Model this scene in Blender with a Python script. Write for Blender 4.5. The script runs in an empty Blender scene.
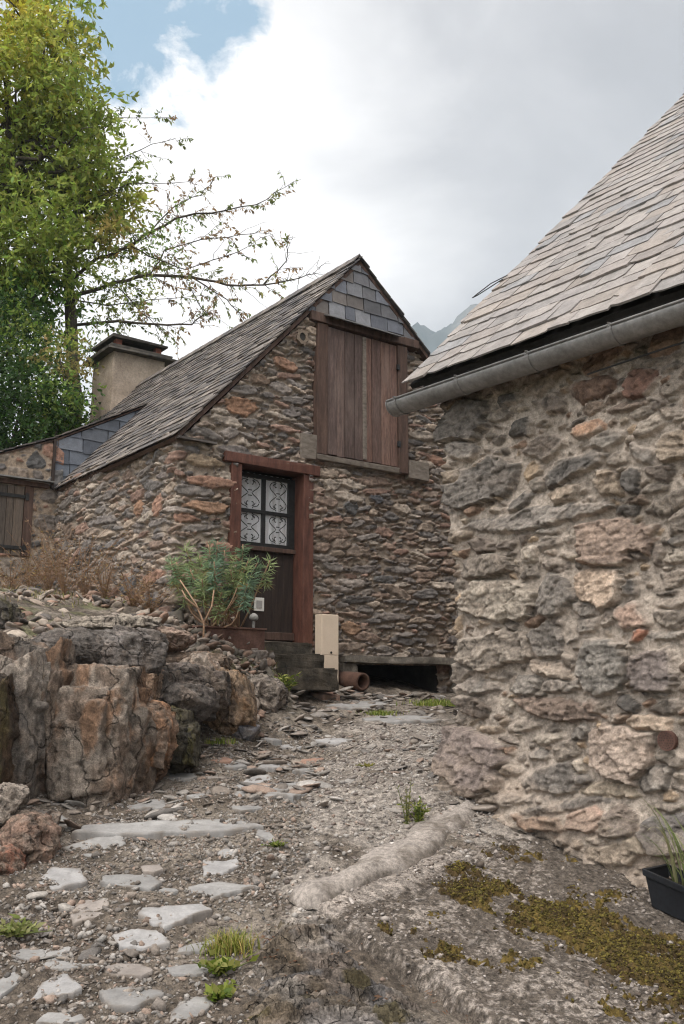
import bpy, bmesh, math, random
import numpy as np
from mathutils import Vector, Matrix

C = bpy.context.scene.collection
R = np.random.RandomState(7)
random.seed(7)

# ------------------------------------------------------------------ camera
F, HZ, CX, CY = 945.0, 690.0, 342.0, 512.0
TH = math.atan((HZ - CY) / F); ct, st = math.cos(TH), math.sin(TH)
cam_d = bpy.data.cameras.new('camera'); cam = bpy.data.objects.new('camera', cam_d); C.objects.link(cam)
bpy.context.scene.camera = cam
cam_d.sensor_fit = 'VERTICAL'; cam_d.sensor_height = 36.0; cam_d.sensor_width = 24.0
cam_d.lens = F / 1024 * 36
cam_d.clip_start = 0.05; cam_d.clip_end = 20000
cam.location = (0, 0, 0); cam.rotation_euler = (math.pi / 2 + TH, 0, 0)
cam_d.dof.use_dof = False; cam_d.dof.focus_distance = 7.2; cam_d.dof.aperture_fstop = 8

def ray(px, py):
    x = (px - CX) / F; y = -(py - CY) / F
    return np.array([x, ct - y * st, st + y * ct])
def at(px, py, Y):                      # the world point seen at a photo position, Y metres ahead
    r = ray(px, py); return r * (Y / r[1])
def on_plane(px, py, P0, n):
    r = ray(px, py); return r * (np.dot(P0, n) / np.dot(r, n))

# ------------------------------------------------------------------ numpy noise
def _h(ix, iy, iz, seed):
    h = (ix * 374761393 + iy * 668265263 + iz * 2147483647 + seed * 1274126177) & 0xFFFFFFFF
    h = ((h ^ (h >> 13)) * 1274126177) & 0xFFFFFFFF
    h = ((h ^ (h >> 16)) * 2246822519) & 0xFFFFFFFF
    return ((h ^ (h >> 15)) & 0xFFFFFF) / float(0xFFFFFF)
def vnoise(x, y, z=0.0, seed=0):
    x, y, z = np.broadcast_arrays(np.asarray(x, float), np.asarray(y, float), np.asarray(z, float))
    ix = np.floor(x).astype(np.int64); iy = np.floor(y).astype(np.int64); iz = np.floor(z).astype(np.int64)
    fx = x - ix; fy = y - iy; fz = z - iz
    fx = fx * fx * fx * (fx * (fx * 6 - 15) + 10); fy = fy * fy * fy * (fy * (fy * 6 - 15) + 10); fz = fz * fz * fz * (fz * (fz * 6 - 15) + 10)
    r = 0
    for a in (0, 1):
        for b in (0, 1):
            for c in (0, 1):
                w = (fx if a else 1 - fx) * (fy if b else 1 - fy) * (fz if c else 1 - fz)
                r = r + w * _h(ix + a, iy + b, iz + c, seed)
    return r * 2 - 1
def fbm(x, y, z=0.0, oct=4, seed=0, gain=0.5):
    r = 0; a = 1.0; f = 1.0; t = 0
    for o in range(oct):
        r = r + a * vnoise(np.asarray(x) * f + o * 17.3, np.asarray(y) * f + o * 9.1, np.asarray(z) * f, seed + o); t += a; a *= gain; f *= 2.03
    return r / t * 1.5
def voro(x, y, z=0.0, seed=0, full=False):
    """cell id hash, distance to nearest and to second nearest jittered point"""
    x, y, z = np.broadcast_arrays(np.asarray(x, float), np.asarray(y, float), np.asarray(z, float)); flat = np.ptp(z) == 0
    ix = np.floor(x).astype(np.int64); iy = np.floor(y).astype(np.int64); iz = np.floor(z).astype(np.int64)
    d1 = np.full(x.shape, 9.0); d2 = d1.copy(); cid = np.zeros(x.shape); off = [np.zeros(x.shape) for _ in range(3)]
    for a in (-1, 0, 1):
        for b in (-1, 0, 1):
            for c in ((0,) if flat else (-1, 0, 1)):
                px = ix + a + _h(ix + a, iy + b, iz + c, seed); py = iy + b + _h(ix + a, iy + b, iz + c, seed + 7); pz = z if flat else iz + c + _h(ix + a, iy + b, iz + c, seed + 13)
                d = np.sqrt((px - x) ** 2 + (py - y) ** 2 + (pz - z) ** 2); h = _h(ix + a, iy + b, iz + c, seed + 29)
                n = d < d1; d2 = np.where(n, d1, np.minimum(d2, d)); d1 = np.where(n, d, d1); cid = np.where(n, h, cid)
                if full: off = [np.where(n, q - p, o) for q, p, o in zip((x, y, z), (px, py, pz), off)]
    return (cid, d1, d2, off) if full else (cid, d1, d2)
def ridged(x, y, z=0.0, oct=4, seed=0, gain=.55):
    r = 0; a = 1.0; f = 1.0; t = 0
    for o in range(oct):
        r = r + a * (1 - 2 * np.abs(vnoise(np.asarray(x) * f + o * 7.7, np.asarray(y) * f, np.asarray(z) * f, seed + o))); t += a; a *= gain; f *= 2.1
    return r / t
def sstep(a, b, x):
    t = np.clip((x - a) / (b - a), 0, 1); return t * t * (3 - 2 * t)

# ------------------------------------------------------------------ materials
def new_mat(name):
    m = bpy.data.materials.new(name); m.use_nodes = True
    nt = m.node_tree; b = nt.nodes['Principled BSDF']; b.inputs['Specular IOR Level'].default_value = 0.3
    return m, nt, b
def N(nt, t, **k):
    n = nt.nodes.new(t)
    for a, v_ in k.items():
        if a in n.inputs.keys(): n.inputs[a].default_value = v_
        else: setattr(n, a, v_)
    return n
def lk(nt, a, b): nt.links.new(a, b)
def ramp(nt, fac, stops):
    r = nt.nodes.new('ShaderNodeValToRGB'); el = r.color_ramp.elements
    while len(el) < len(stops): el.new(0.5)
    for e, (p, c) in zip(el, stops): e.position = p; e.color = (*c, 1) if len(c) == 3 else c
    lk(nt, fac, r.inputs['Fac']); return r.outputs['Color']
def mixc(nt, fac, a, b, mode='MIX'):
    m = nt.nodes.new('ShaderNodeMix'); m.data_type = 'RGBA'; m.blend_type = mode
    for s, v_ in ((m.inputs[0], fac), (m.inputs[6], a), (m.inputs[7], b)):
        if hasattr(v_, 'links'): lk(nt, v_, s)
        elif isinstance(v_, (int, float)): s.default_value = v_
        else: s.default_value = (*v_, 1)
    return m.outputs[2]
def tex(nt, scale, detail=6, rough=0.6, stretch=None, kind='ShaderNodeTexNoise', rot=None):
    tc = nt.nodes.new('ShaderNodeTexCoord'); o = tc.outputs['Object']
    if stretch or rot:
        mp = nt.nodes.new('ShaderNodeMapping')
        if stretch: mp.inputs['Scale'].default_value = stretch
        if rot: mp.inputs['Rotation'].default_value = rot
        lk(nt, o, mp.inputs['Vector']); o = mp.outputs['Vector']
    n = nt.nodes.new(kind); lk(nt, o, n.inputs['Vector']); n.inputs['Scale'].default_value = scale
    if kind == 'ShaderNodeTexNoise': n.inputs['Detail'].default_value = detail; n.inputs['Roughness'].default_value = rough
    return n
def bump(nt, b, h, strength=0.5, dist=0.01, prev=None):
    bn = nt.nodes.new('ShaderNodeBump'); bn.inputs['Strength'].default_value = strength; bn.inputs['Distance'].default_value = dist
    lk(nt, h, bn.inputs['Height'])
    if prev is not None: lk(nt, prev, bn.inputs['Normal'])
    lk(nt, bn.outputs['Normal'], b.inputs['Normal']); return bn.outputs['Normal']

def attr_mat(name, s1=9, s2=60, lo=0.6, hi=1.45, rough=0.88, bstr=0.6, bdist=0.006, stretch=None, spots=None, sharp=.2, cracks=None):
    """colour comes from the mesh's own per-stone colour, broken up by two scales of noise"""
    m, nt, b = new_mat(name)
    a = N(nt, 'ShaderNodeAttribute', attribute_name='Col')
    n1 = tex(nt, s1, 8, 0.65, stretch); n2 = tex(nt, s2, 6, 0.7, stretch)
    f1 = ramp(nt, n1.outputs['Fac'], [(0.5 - sharp, (lo,) * 3), (0.5 + sharp, (hi,) * 3)])
    f2 = ramp(nt, n2.outputs['Fac'], [(0.5 - sharp, (lo * 1.1,) * 3), (0.5 + sharp, (hi * 0.93,) * 3)])
    c = mixc(nt, 1.0, a.outputs['Color'], f1, 'MULTIPLY'); c = mixc(nt, 1.0, c, f2, 'MULTIPLY')
    if spots:
        col, amt, sc = spots
        n3 = tex(nt, sc, 5, 0.6)
        c = mixc(nt, ramp(nt, n3.outputs['Fac'], [(amt, (0,) * 3), (amt + 0.08, (1,) * 3)]), c, col)
    p = bump(nt, b, n2.outputs['Fac'], bstr, bdist); p = bump(nt, b, n1.outputs['Fac'], bstr * .7, bdist * 3, p)
    if cracks:                                                       # thin warped joints in the stone
        tc = nt.nodes.new('ShaderNodeTexCoord'); wn = nt.nodes.new('ShaderNodeTexNoise'); wn.inputs['Scale'].default_value = cracks * 1.3; wn.inputs['Detail'].default_value = 6; lk(nt, tc.outputs['Object'], wn.inputs['Vector'])
        vm = nt.nodes.new('ShaderNodeVectorMath'); vm.operation = 'MULTIPLY_ADD'; lk(nt, wn.outputs['Color'], vm.inputs[0]); vm.inputs[1].default_value = (.5 / cracks * 2.2,) * 3; lk(nt, tc.outputs['Object'], vm.inputs[2])
        mp = nt.nodes.new('ShaderNodeMapping'); mp.inputs['Scale'].default_value = (1, 1, .55); mp.inputs['Rotation'].default_value = (.2, .35, 0); lk(nt, vm.outputs[0], mp.inputs['Vector'])
        vo = nt.nodes.new('ShaderNodeTexVoronoi'); vo.feature = 'DISTANCE_TO_EDGE'; vo.inputs['Scale'].default_value = cracks; lk(nt, mp.outputs[0], vo.inputs['Vector'])
        cr = ramp(nt, vo.outputs['Distance'], [(0.0, (.42,) * 3), (.022, (1,) * 3)]); c = mixc(nt, 1.0, c, cr, 'MULTIPLY'); bump(nt, b, cr, 1.0, .02, p)
    lk(nt, c, b.inputs['Base Color']); b.inputs['Roughness'].default_value = rough
    return m
def noise_mat(name, cols, scale=8, detail=8, rough=0.8, bstr=0.4, bdist=0.005, stretch=None, metal=0.0, nr=0.6, fine=None, rot=None, spec=None, fc=.25):
    m, nt, b = new_mat(name)
    n1 = tex(nt, scale, detail, nr, stretch, rot=rot)
    k = len(cols); c = ramp(nt, n1.outputs['Fac'], [(0.28 + 0.44 * i / max(1, k - 1), col) for i, col in enumerate(cols)])
    n2 = tex(nt, fine or scale * 7, 5, 0.7, stretch, rot=rot)
    c = mixc(nt, 1.0, c, ramp(nt, n2.outputs['Fac'], [(0.3, (1 - fc,) * 3), (0.7, (1 + fc,) * 3)]), 'MULTIPLY')
    lk(nt, c, b.inputs['Base Color']); b.inputs['Roughness'].default_value = rough; b.inputs['Metallic'].default_value = metal
    if spec is not None: b.inputs['Specular IOR Level'].default_value = spec
    bump(nt, b, n2.outputs['Fac'], bstr, bdist)
    return m
def leaf_mat(name, trans=0.35):
    m, nt, b = new_mat(name)
    a = N(nt, 'ShaderNodeAttribute', attribute_name='Col')
    lk(nt, a.outputs['Color'], b.inputs['Base Color']); b.inputs['Roughness'].default_value = 0.55
    t = nt.nodes.new('ShaderNodeBsdfTranslucent'); lk(nt, a.outputs['Color'], t.inputs['Color'])
    mx = nt.nodes.new('ShaderNodeMixShader'); mx.inputs[0].default_value = trans
    lk(nt, b.outputs[0], mx.inputs[1]); lk(nt, t.outputs[0], mx.inputs[2])
    lk(nt, mx.outputs[0], nt.nodes['Material Output'].inputs['Surface'])
    return m

# ------------------------------------------------------------------ object helpers
def link(name, me, m=None, parent=None):
    o = bpy.data.objects.new(name, me); C.objects.link(o)
    if m is not None: me.materials.append(m)
    if parent is not None: o.parent = parent; o.matrix_parent_inverse = Matrix.Identity(4); o.matrix_parent_inverse = parent.matrix_basis.inverted()
    return o
def tag(o, label=None, cat=None, group=None, kind=None):
    if label: o['label'] = label
    if cat: o['category'] = cat
    if group: o['group'] = group
    if kind: o['kind'] = kind
    return o
def thing(name, label, cat, loc=(0, 0, 0), group=None):
    o = bpy.data.objects.new(name, None); C.objects.link(o); o.location = tuple(float(q) for q in loc); o.empty_display_size = 0.2
    o.matrix_basis  # location only
    return tag(o, label, cat, group)
def np_mesh(name, V, Q, col=None, smooth=True):
    """V (n,3), Q (m,k) faces with equal vertex counts (or a list of such arrays)"""
    V = np.asarray(V, np.float32); Qs = Q if isinstance(Q, list) else [Q]
    Qs = [np.asarray(q, np.int32) for q in Qs if len(q)]
    me = bpy.data.meshes.new(name)
    me.vertices.add(len(V)); me.vertices.foreach_set('co', V.ravel())
    nl = sum(q.size for q in Qs); nf = sum(len(q) for q in Qs)
    me.loops.add(nl); me.loops.foreach_set('vertex_index', np.concatenate([q.ravel() for q in Qs]))
    tot = np.concatenate([np.full(len(q), q.shape[1], np.int32) for q in Qs]); st_ = np.concatenate([[0], np.cumsum(tot)[:-1]]).astype(np.int32)
    me.polygons.add(nf); me.polygons.foreach_set('loop_start', st_); me.polygons.foreach_set('loop_total', tot)
    me.update(calc_edges=True)
    me.validate()
    if col is not None:
        a = me.color_attributes.new('Col', 'FLOAT_COLOR', 'POINT'); c4 = np.ones((len(V), 4), np.float32); c4[:, :3] = col
        a.data.foreach_set('color', c4.ravel())
    if smooth: me.polygons.foreach_set('use_smooth', np.ones(len(me.polygons), bool))
    return me
def grid_faces(nr, nc, keep=None):
    i = np.arange((nr - 1) * nc).reshape(nr - 1, nc)[:, :-1]
    q = np.stack([i, i + 1, i + nc + 1, i + nc], -1)
    if keep is not None: q = q[keep]
    return q.reshape(-1, 4)
def compact(V, Q, col=None):
    used = np.unique(Q); mp = np.full(len(V), -1); mp[used] = np.arange(len(used))
    return V[used], mp[Q], (None if col is None else col[used])
class MB:
    """collects shapes for one mesh"""
    def __init__(s): s.V = []; s.F = []; s.K = []
    def add(s, verts, faces, col=None):
        o = len(s.V); s.V += [tuple(float(q) for q in v_) for v_ in verts]; s.F += [tuple(o + i for i in f) for f in faces]
        s.K += [col if col is not None else (0.5, 0.5, 0.5)] * len(verts); return s
    def box(s, fr, a0, a1, b0, b1, c0, c1, col=None, jit=0.0):
        """fr(a,b,c) -> world point"""
        p = [(a, b, c) for a in (a0, a1) for b in (b0, b1) for c in (c0, c1)]
        vs = [np.asarray(fr(*q)) + (R.randn(3) * jit if jit else 0) for q in p]
        return s.add(vs, [(0, 1, 3, 2), (4, 6, 7, 5), (0, 4, 5, 1), (2, 3, 7, 6), (0, 2, 6, 4), (1, 5, 7, 3)], col)
    def tube(s, pts, rad, n=6, col=None, caps=True):
        pts = [np.asarray(p, float) for p in pts]; k = len(pts)
        rad = rad if hasattr(rad, '__len__') else [rad] * k
        vs = []; ref = np.array([0.13, 0.21, 0.97])
        for i, p in enumerate(pts):
            t = pts[min(i + 1, k - 1)] - pts[max(i - 1, 0)]; t = t / (np.linalg.norm(t) + 1e-9)
            a = np.cross(t, ref)
            if np.linalg.norm(a) < 0.05: a = np.cross(t, np.array([1.0, 0, 0]))
            a /= np.linalg.norm(a); b = np.cross(t, a)
            for j in range(n):
                an = 2 * math.pi * j / n; vs.append(p + rad[i] * (a * math.cos(an) + b * math.sin(an)))
        fs = [(i * n + j, i * n + (j + 1) % n, (i + 1) * n + (j + 1) % n, (i + 1) * n + j) for i in range(k - 1) for j in range(n)]
        if caps: fs += [tuple(range(n - 1, -1, -1)), tuple((k - 1) * n + j for j in range(n))]
        return s.add(vs, fs, col)
    def prism(s, poly, off, col=None):
        """poly: list of 3D points, off: extrusion vector"""
        n = len(poly); off = np.asarray(off); vs = [np.asarray(p) for p in poly] + [np.asarray(p) + off for p in poly]
        return s.add(vs, [tuple(range(n)), tuple(range(2 * n - 1, n - 1, -1))] + [(i, i + n, (i + 1) % n + n, (i + 1) % n) for i in range(n)], col)
    def build(s, name, m, parent=None, bevel=0.0, smooth=False, fixn=True):
        me = bpy.data.meshes.new(name); me.from_pydata(s.V, [], s.F); me.update()
        if fixn:
            bm = bmesh.new(); bm.from_mesh(me); bmesh.ops.recalc_face_normals(bm, faces=bm.faces[:]); bm.to_mesh(me); bm.free()
        a = me.color_attributes.new('Col', 'FLOAT_COLOR', 'POINT')
        c4 = np.ones((len(s.V), 4), np.float32); c4[:, :3] = np.array(s.K, np.float32).reshape(-1, 3); a.data.foreach_set('color', c4.ravel())
        if smooth: me.polygons.foreach_set('use_smooth', np.ones(len(me.polygons), bool))
        o = link(name, me, m, parent)
        if bevel:
            bv = o.modifiers.new('bevel', 'BEVEL'); bv.width = bevel; bv.segments = 2; bv.limit_method = 'ANGLE'
        return o
def rgb(r, g, b):                                  # sRGB 0-255 to linear
    return tuple(((q / 255) / 12.92 if q / 255 < 0.04045 else ((q / 255 + 0.055) / 1.055) ** 2.4) for q in (r, g, b))

# ------------------------------------------------------------------ rubble masonry (height field + colour)
class Packer:
    def __init__(s, s0, s1, z0, z1, cell, k=.95):
        s.k = k; s.s0, s.z0, s.cell = s0, z0, cell; s.ns = int((s1 - s0) / cell) + 1; s.nz = int((z1 - z0) / cell) + 1
        s.occ = np.zeros((s.nz, s.ns), bool); s.st = []
    def mask(s, cx, cz, a, b, an, k=1.0):
        Rr = max(a, b) * k
        i0 = max(0, int((cx - Rr - s.s0) / s.cell)); i1 = min(s.ns, int((cx + Rr - s.s0) / s.cell) + 2)
        j0 = max(0, int((cz - Rr - s.z0) / s.cell)); j1 = min(s.nz, int((cz + Rr - s.z0) / s.cell) + 2)
        if i1 <= i0 or j1 <= j0: return None
        X, Z = np.meshgrid(s.s0 + np.arange(i0, i1) * s.cell - cx, s.z0 + np.arange(j0, j1) * s.cell - cz)
        c_, s_ = math.cos(an), math.sin(an); x = X * c_ + Z * s_; z = -X * s_ + Z * c_
        return (slice(j0, j1), slice(i0, i1)), ((abs(x) / (a * k)) ** 2.6 + (abs(z) / (b * k)) ** 2.6 < 1)
    def put(s, cx, cz, a, b, an, col=None, tol=None, **kw):
        r = s.mask(cx, cz, a, b, an, s.k)
        if r is None: return False
        sl, m = r
        if m.sum() == 0: return False
        if tol is not None and (s.occ[sl] & m).sum() > tol * m.sum(): return False
        s.occ[sl] |= m; s.st.append(dict(c=(cx, cz), a=a, b=b, an=an, col=col, **kw)); return True
    def fill(s, tries, ar, br, anr, tol, rng):
        free = np.argwhere(~s.occ)
        if len(free) == 0: return
        for j, i in free[rng.randint(0, len(free), tries)]:
            if s.occ[j, i]: continue
            a = rng.uniform(*ar); b = min(a, rng.uniform(*br))
            s.put(s.s0 + i * s.cell, s.z0 + j * s.cell, a, b, rng.normal(anr[0], anr[1]), None, tol)

def masonry(S, Z, stones, palette, mortar_col, rng, relief=(0.02, 0.05), bevel=0.02, warp=0.02, crag=.006, rustk=.3, recess=0.0, mort_amp=0.006, gap=0.0, tight=0.6, strata=0.5, smear=0.0):
    """height, colour on the grid Z x S"""
    ns, nz = len(S), len(Z); SS, ZZ = np.meshgrid(S, Z)
    WS = warp * fbm(SS * 5, ZZ * 7, oct=4, seed=3); WZ = warp * 0.7 * fbm(SS * 5 + 40, ZZ * 9, oct=4, seed=5)
    d1 = np.full((nz, ns), 9.0, np.float32); d2 = np.full((nz, ns), 9.0, np.float32); idx = np.full((nz, ns), -1, np.int32)
    loc = np.zeros((nz, ns, 2), np.float32)
    for k, q in enumerate(stones):
        (cx, cz), a, b, an = q['c'], q['a'], q['b'], q['an']; Rr = max(a, b) * 1.35 + warp * 2
        i0, i1 = np.searchsorted(S, [cx - Rr, cx + Rr]); j0, j1 = np.searchsorted(Z, [cz - Rr, cz + Rr])
        if i1 <= i0 or j1 <= j0: continue
        sl = (slice(j0, j1), slice(i0, i1))
        X = SS[sl] + WS[sl] - cx; Y = ZZ[sl] + WZ[sl] - cz
        c_, s_ = math.cos(an), math.sin(an); x = (X * c_ + Y * s_) / a; z = (-X * s_ + Y * c_) / b
        d = (abs(x) ** 2.4 + abs(z) ** 2.4) ** (1 / 2.4) * 0.94
        for p in range(rng.randint(4, 7)):
            t = rng.uniform(0, 2 * math.pi); r_ = rng.uniform(0.72, 0.98)
            d = np.maximum(d, (x * math.cos(t) + z * math.sin(t)) / r_)
        o1 = d1[sl]; o2 = d2[sl]; io = idx[sl]; lo = loc[sl]
        n = d < o1
        d2[sl] = np.where(n, o1, np.minimum(o2, d)); d1[sl] = np.where(n, d, o1); idx[sl] = np.where(n, k, io)
        lo[n, 0] = x[n]; lo[n, 1] = z[n]; loc[sl] = lo
    K = len(stones); mn = np.array([min(q['a'], q['b']) for q in stones] + [0.05], np.float32)
    hh = np.array([q.get('h', rng.uniform(*relief)) for q in stones] + [0], np.float32)
    tx = np.append(rng.uniform(-.35, .35, K), 0).astype(np.float32); tz = np.append(rng.uniform(-.45, .3, K), 0).astype(np.float32)
    cols = np.array([q['col'] if q.get('col') is not None else palette[rng.randint(len(palette))] for q in stones] + [mortar_col], np.float32)
    cols[:K] *= rng.uniform(.8, 1.2, (K, 1))
    ii = np.where(idx < 0, K, idx)
    e = np.minimum(1 - d1, (d2 - d1) * tight) * mn[ii] - gap
    e = e + 0.004 * fbm(SS * 40, ZZ * 40, oct=2, seed=9)
    prof = sstep(0.0, bevel, e); inside = sstep(0.0, 0.006, e)
    an = np.array([q['an'] for q in stones] + [0], np.float32)[ii]
    al = SS * np.cos(an) + ZZ * np.sin(an); ac = -SS * np.sin(an) + ZZ * np.cos(an)
    lay = fbm(al * 7 + ii * 3.1, ac * 55 + ii * 1.7, oct=3, seed=21)               # bedding of the schist
    rough = fbm(SS * 22 + ii * 5.3, ZZ * 22, oct=4, seed=31, gain=.6)
    ci, v1, v2, vo = voro(al * 7 + ii * 1.7 + .25 * rough, ac * 13 + ii * 2.9 + .25 * rough, 0.0, seed=17, full=True); tlt = ((ci * 17.3) % 1 - .5) * vo[0] + ((ci * 41.7) % 1 - .5) * vo[1]
    cragh = crag * (1.5 * (ci - .5) + 3.2 * tlt + .8 * ridged(al * 15 + ii, ac * 22, oct=4, seed=19) - .7 * (1 - sstep(.0, .05, v2 - v1)))
    H = prof * hh[ii] * (1 + tx[ii] * loc[..., 0] + tz[ii] * loc[..., 1]) + inside * (0.006 * strata * lay * 1.6 + 0.007 * rough) + prof * cragh
    mort = mort_amp * fbm(SS * 14, ZZ * 14, oct=4, seed=41) + mort_amp * .8 * fbm(SS * 50, ZZ * 50, oct=2, seed=43)
    H = np.maximum(H, mort) if smear else H + (1 - inside) * (mort - recess)
    ms = inside
    if smear:                                                                       # mortar wiped over the edges of the stones
        sm = sstep(smear, smear + .35, fbm(SS * 3.2, ZZ * 3.2, oct=4, seed=51) + .5 * fbm(SS * 16, ZZ * 16, oct=3, seed=53))
        edge = 1 - sstep(0.0, .05, e); k_ = sm * edge
        ms = inside * (1 - k_)
    tone = 1 + .35 * (ci - .5) + .28 * lay * strata + .30 * rough + .15 * fbm(SS * 70, ZZ * 70, oct=2, seed=61)
    sc = cols[ii] * np.clip(tone, .35, 1.9)[..., None]
    rust = sstep(.25, .75, fbm(SS * 4 + ii * 2.3, ZZ * 6, oct=4, seed=71))[..., None] * rustk
    sc = sc * (1 - rust) + rust * sc.mean(-1, keepdims=True) * np.array([1.45, 1.0, .72])
    mc = np.array(mortar_col) * np.clip(1 + .22 * fbm(SS * 9, ZZ * 9, oct=4, seed=81) + .14 * fbm(SS * 60, ZZ * 60, oct=2, seed=83), .5, 1.6)[..., None]
    col = mc * (1 - ms[..., None]) + sc * ms[..., None]
    return H.astype(np.float32), col.astype(np.float32), SS, ZZ

# ------------------------------------------------------------------ base layout
r0 = ray(172, 437); HC = r0 * (11.0 / r0[1]); HC0 = np.array([HC[0], HC[1], 0.0]); EZ = HC[2]
_a = math.atan(-730 / 961.6); hv = np.array([math.sin(_a), math.cos(_a), 0]); hu = np.array([math.cos(_a), -math.sin(_a), 0]); UP = np.array([0, 0, 1.0])
def hp(s, t, z): return HC0 + hu * s + hv * t + UP * z      # far house: s along the front, t into the house, z up (0 = eye level)
_b = math.radians(-39.8); bw = np.array([math.sin(_b), math.cos(_b), 0]); bm_ = np.array([math.cos(_b), -math.sin(_b), 0])
r1 = ray(452, 790); BW = r1 * (7.0 / r1[1]); BW0 = np.array([BW[0], BW[1], 0.0])
def bp(s, m, z): return BW0 - bw * s + bm_ * m + UP * z     # barn: s along its wall towards the camera, m into the barn

# ------------------------------------------------------------------ terrain
def path_z(y): return -2.07 + .19 * y if y < 7 else -.74 + .123 * (y - 7)
def apron_z(x, y): return -2.247 - .0885 * x + .2255 * y
CP = [(-1.2, 4, None), (-1.2, 5.5, None), (-.7, 5, None), (-1.0, 7, None), (0, 7, None), (.3, 9, None), (-.6, 9, None), (-.2, 6.1, None),
      (.4, 11, -.2), (-.5, 11.2, -.12), (.8, 13.1, 0), (1.5, 13.8, -.02), (2.6, 14.6, 0), (-.35, 12.1, .1), (.55, 12.3, -.05), (1.2, 11.5, -.15),
      (.79, 7, -.73), (.9, 8.5, -.52), (1.9, 5.6, -1.26), (1.2, 4.3, -1.49), (2.7, 4.4, -1.58), (.35, 4.5, -1.36), (-.15, 4.1, -1.30), (.5, 5.6, -1.10), (.3, 6.2, -.92), (-.3, 3.0, -1.58),
      (3, 8, -.8), (2, 9.5, -.5), (5, 6, -1.2), (3.6, 3.5, -1.7), (0, 0, -1.95), (-2.5, 0, -1.9), (3, .5, -1.95), (-1.5, 2.5, -1.62), (1.5, 2.5, -1.75), (0, -4, -2.2), (5, -4, -2.2), (-5, -4, -2),
      (-2.15, 7.0, -.70), (-1.55, 7.9, -.60), (-1.0, 8.8, -.45), (-.55, 10, -.22), (-2.4, 7.8, -.05), (-2.3, 8.4, .30), (-3.2, 7.5, .15), (-1.75, 9.1, .12), (-1.25, 10, .2), (-2.5, 9.5, .62), (-3.1, 10.5, .92), (-2, 10.8, .80),
      (-3.5, 12.5, 1.2), (-4.2, 13.4, 1.3), (-1.15, 11.0, .42), (-.75, 11.3, .3), (-6, 10, 1.2), (-6, 7, .5), (-4, 6, -.2), (-3.2, 4, -1.1), (-2.9, 5.4, -.78), (-2.2, 5.6, -.95),
      (-5, 20, 2.2), (0, 20, 1.4), (6, 20, .6), (5, 14, .2), (8, 8, -.6), (-12, 14, 2), (-12, 5, .5), (12, 0, -2), (12, 15, 0), (-10, -8, -2), (10, -10, -2.8), (0, 28, 2), (14, 26, .5), (-14, 26, 3)]
CP = np.array([(x, y, path_z(y) if z is None else z) for x, y, z in CP])
def _tps(r): return np.where(r > 1e-9, r * r * np.log(r + 1e-9), 0)
_n = len(CP); _K = _tps(np.hypot(CP[:, None, 0] - CP[None, :, 0], CP[:, None, 1] - CP[None, :, 1])) + np.eye(_n) * .02
_Pm = np.c_[np.ones(_n), CP[:, :2]]; _A = np.zeros((_n + 3, _n + 3)); _A[:_n, :_n] = _K; _A[:_n, _n:] = _Pm; _A[_n:, :_n] = _Pm.T
_W = np.linalg.solve(_A, np.r_[CP[:, 2], 0, 0, 0])
def ground(x, y):
    x = np.asarray(x, float); y = np.asarray(y, float); sh = x.shape; x = x.ravel(); y = y.ravel()
    r = _W[_n] + _W[_n + 1] * x + _W[_n + 2] * y
    for i in range(_n): r = r + _W[i] * _tps(np.hypot(x - CP[i, 0], y - CP[i, 1]))
    d = np.hypot(x, y - 9); w = 1 - sstep(13, 26, d)
    far = np.clip(.05 * (y - 9), -6, 6) + 2 * fbm(x / 60, y / 60, oct=3, seed=2) - sstep(60, 300, d) * 8
    return (w * r + (1 - w) * far).reshape(sh)
def gpt(px, py):
    """where the line of sight through a photo position meets the ground"""
    r = ray(px, py); r = r / r[1]; lo = 2.5
    ys = np.linspace(2.5, 16, 700); f = r[2] * ys - ground(r[0] * ys, ys)
    k = np.argmax(f < 0) if (f < 0).any() else len(ys) - 1
    y = ys[k]; return np.array([r[0] * y, y, float(ground(np.array([r[0] * y]), np.array([y]))[0])])

def graded(a, b, step, mids, g, lim):
    """dense steps in [a,b], a second zone out to mids, then growing to +-lim"""
    x = list(np.arange(a, b + 1e-6, step)); st_ = step * 2; hi = []; q = x[-1]
    while q < lim:
        st_ = st_ if q < mids[1] else st_ * g; q += st_; hi.append(q)
    lo = []; q = x[0]; st_ = step * 2
    while q > -lim:
        st_ = st_ if q > mids[0] else st_ * g; q -= st_; lo.append(q)
    return np.array(lo[::-1] + x + hi)
gx = graded(-2.8, 1.6, .021, (-4, 3), 1.13, 1350); gy = graded(3.2, 9.2, .021, (3, 14.5), 1.13, 1350)
GX, GY = np.meshgrid(gx, gy); GZ = ground(GX, GY)
near = 1 - sstep(6, 14, np.hypot(GX, GY - 7))
stony = fbm(GX * 2.2, GY * 2.2, oct=4, seed=11)
# the rough concrete strip on the right of the path (left edge runs from the curb's tip up to the house)
def conc_mask(x, y):
    e = -.34 + .04 * (y - 5) + .22 * fbm(np.asarray(x) * 1.7, np.asarray(y) * 1.7, oct=4, seed=15)
    m = sstep(-.07, .07, x - e) * sstep(4.75, 5.05, y) * (1 - sstep(9.8, 11, y + .6 * fbm(np.asarray(x) * 2, np.asarray(y) * 2, oct=3, seed=16)))
    return m
CM = conc_mask(GX, GY)
GZ = GZ + near * (.028 * fbm(GX * 1.6, GY * 1.6, oct=3, seed=1) + .020 * fbm(GX * 7, GY * 7, oct=4, seed=4) * (1 - .4 * CM) + .010 * fbm(GX * 27, GY * 27, oct=3, seed=6) + .018 * CM)
soil = np.array(rgb(120, 111, 101)); dark = np.array(rgb(86, 77, 68)); conc = np.array(rgb(146, 138, 130)); grass = np.array(rgb(84, 88, 50))
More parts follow.
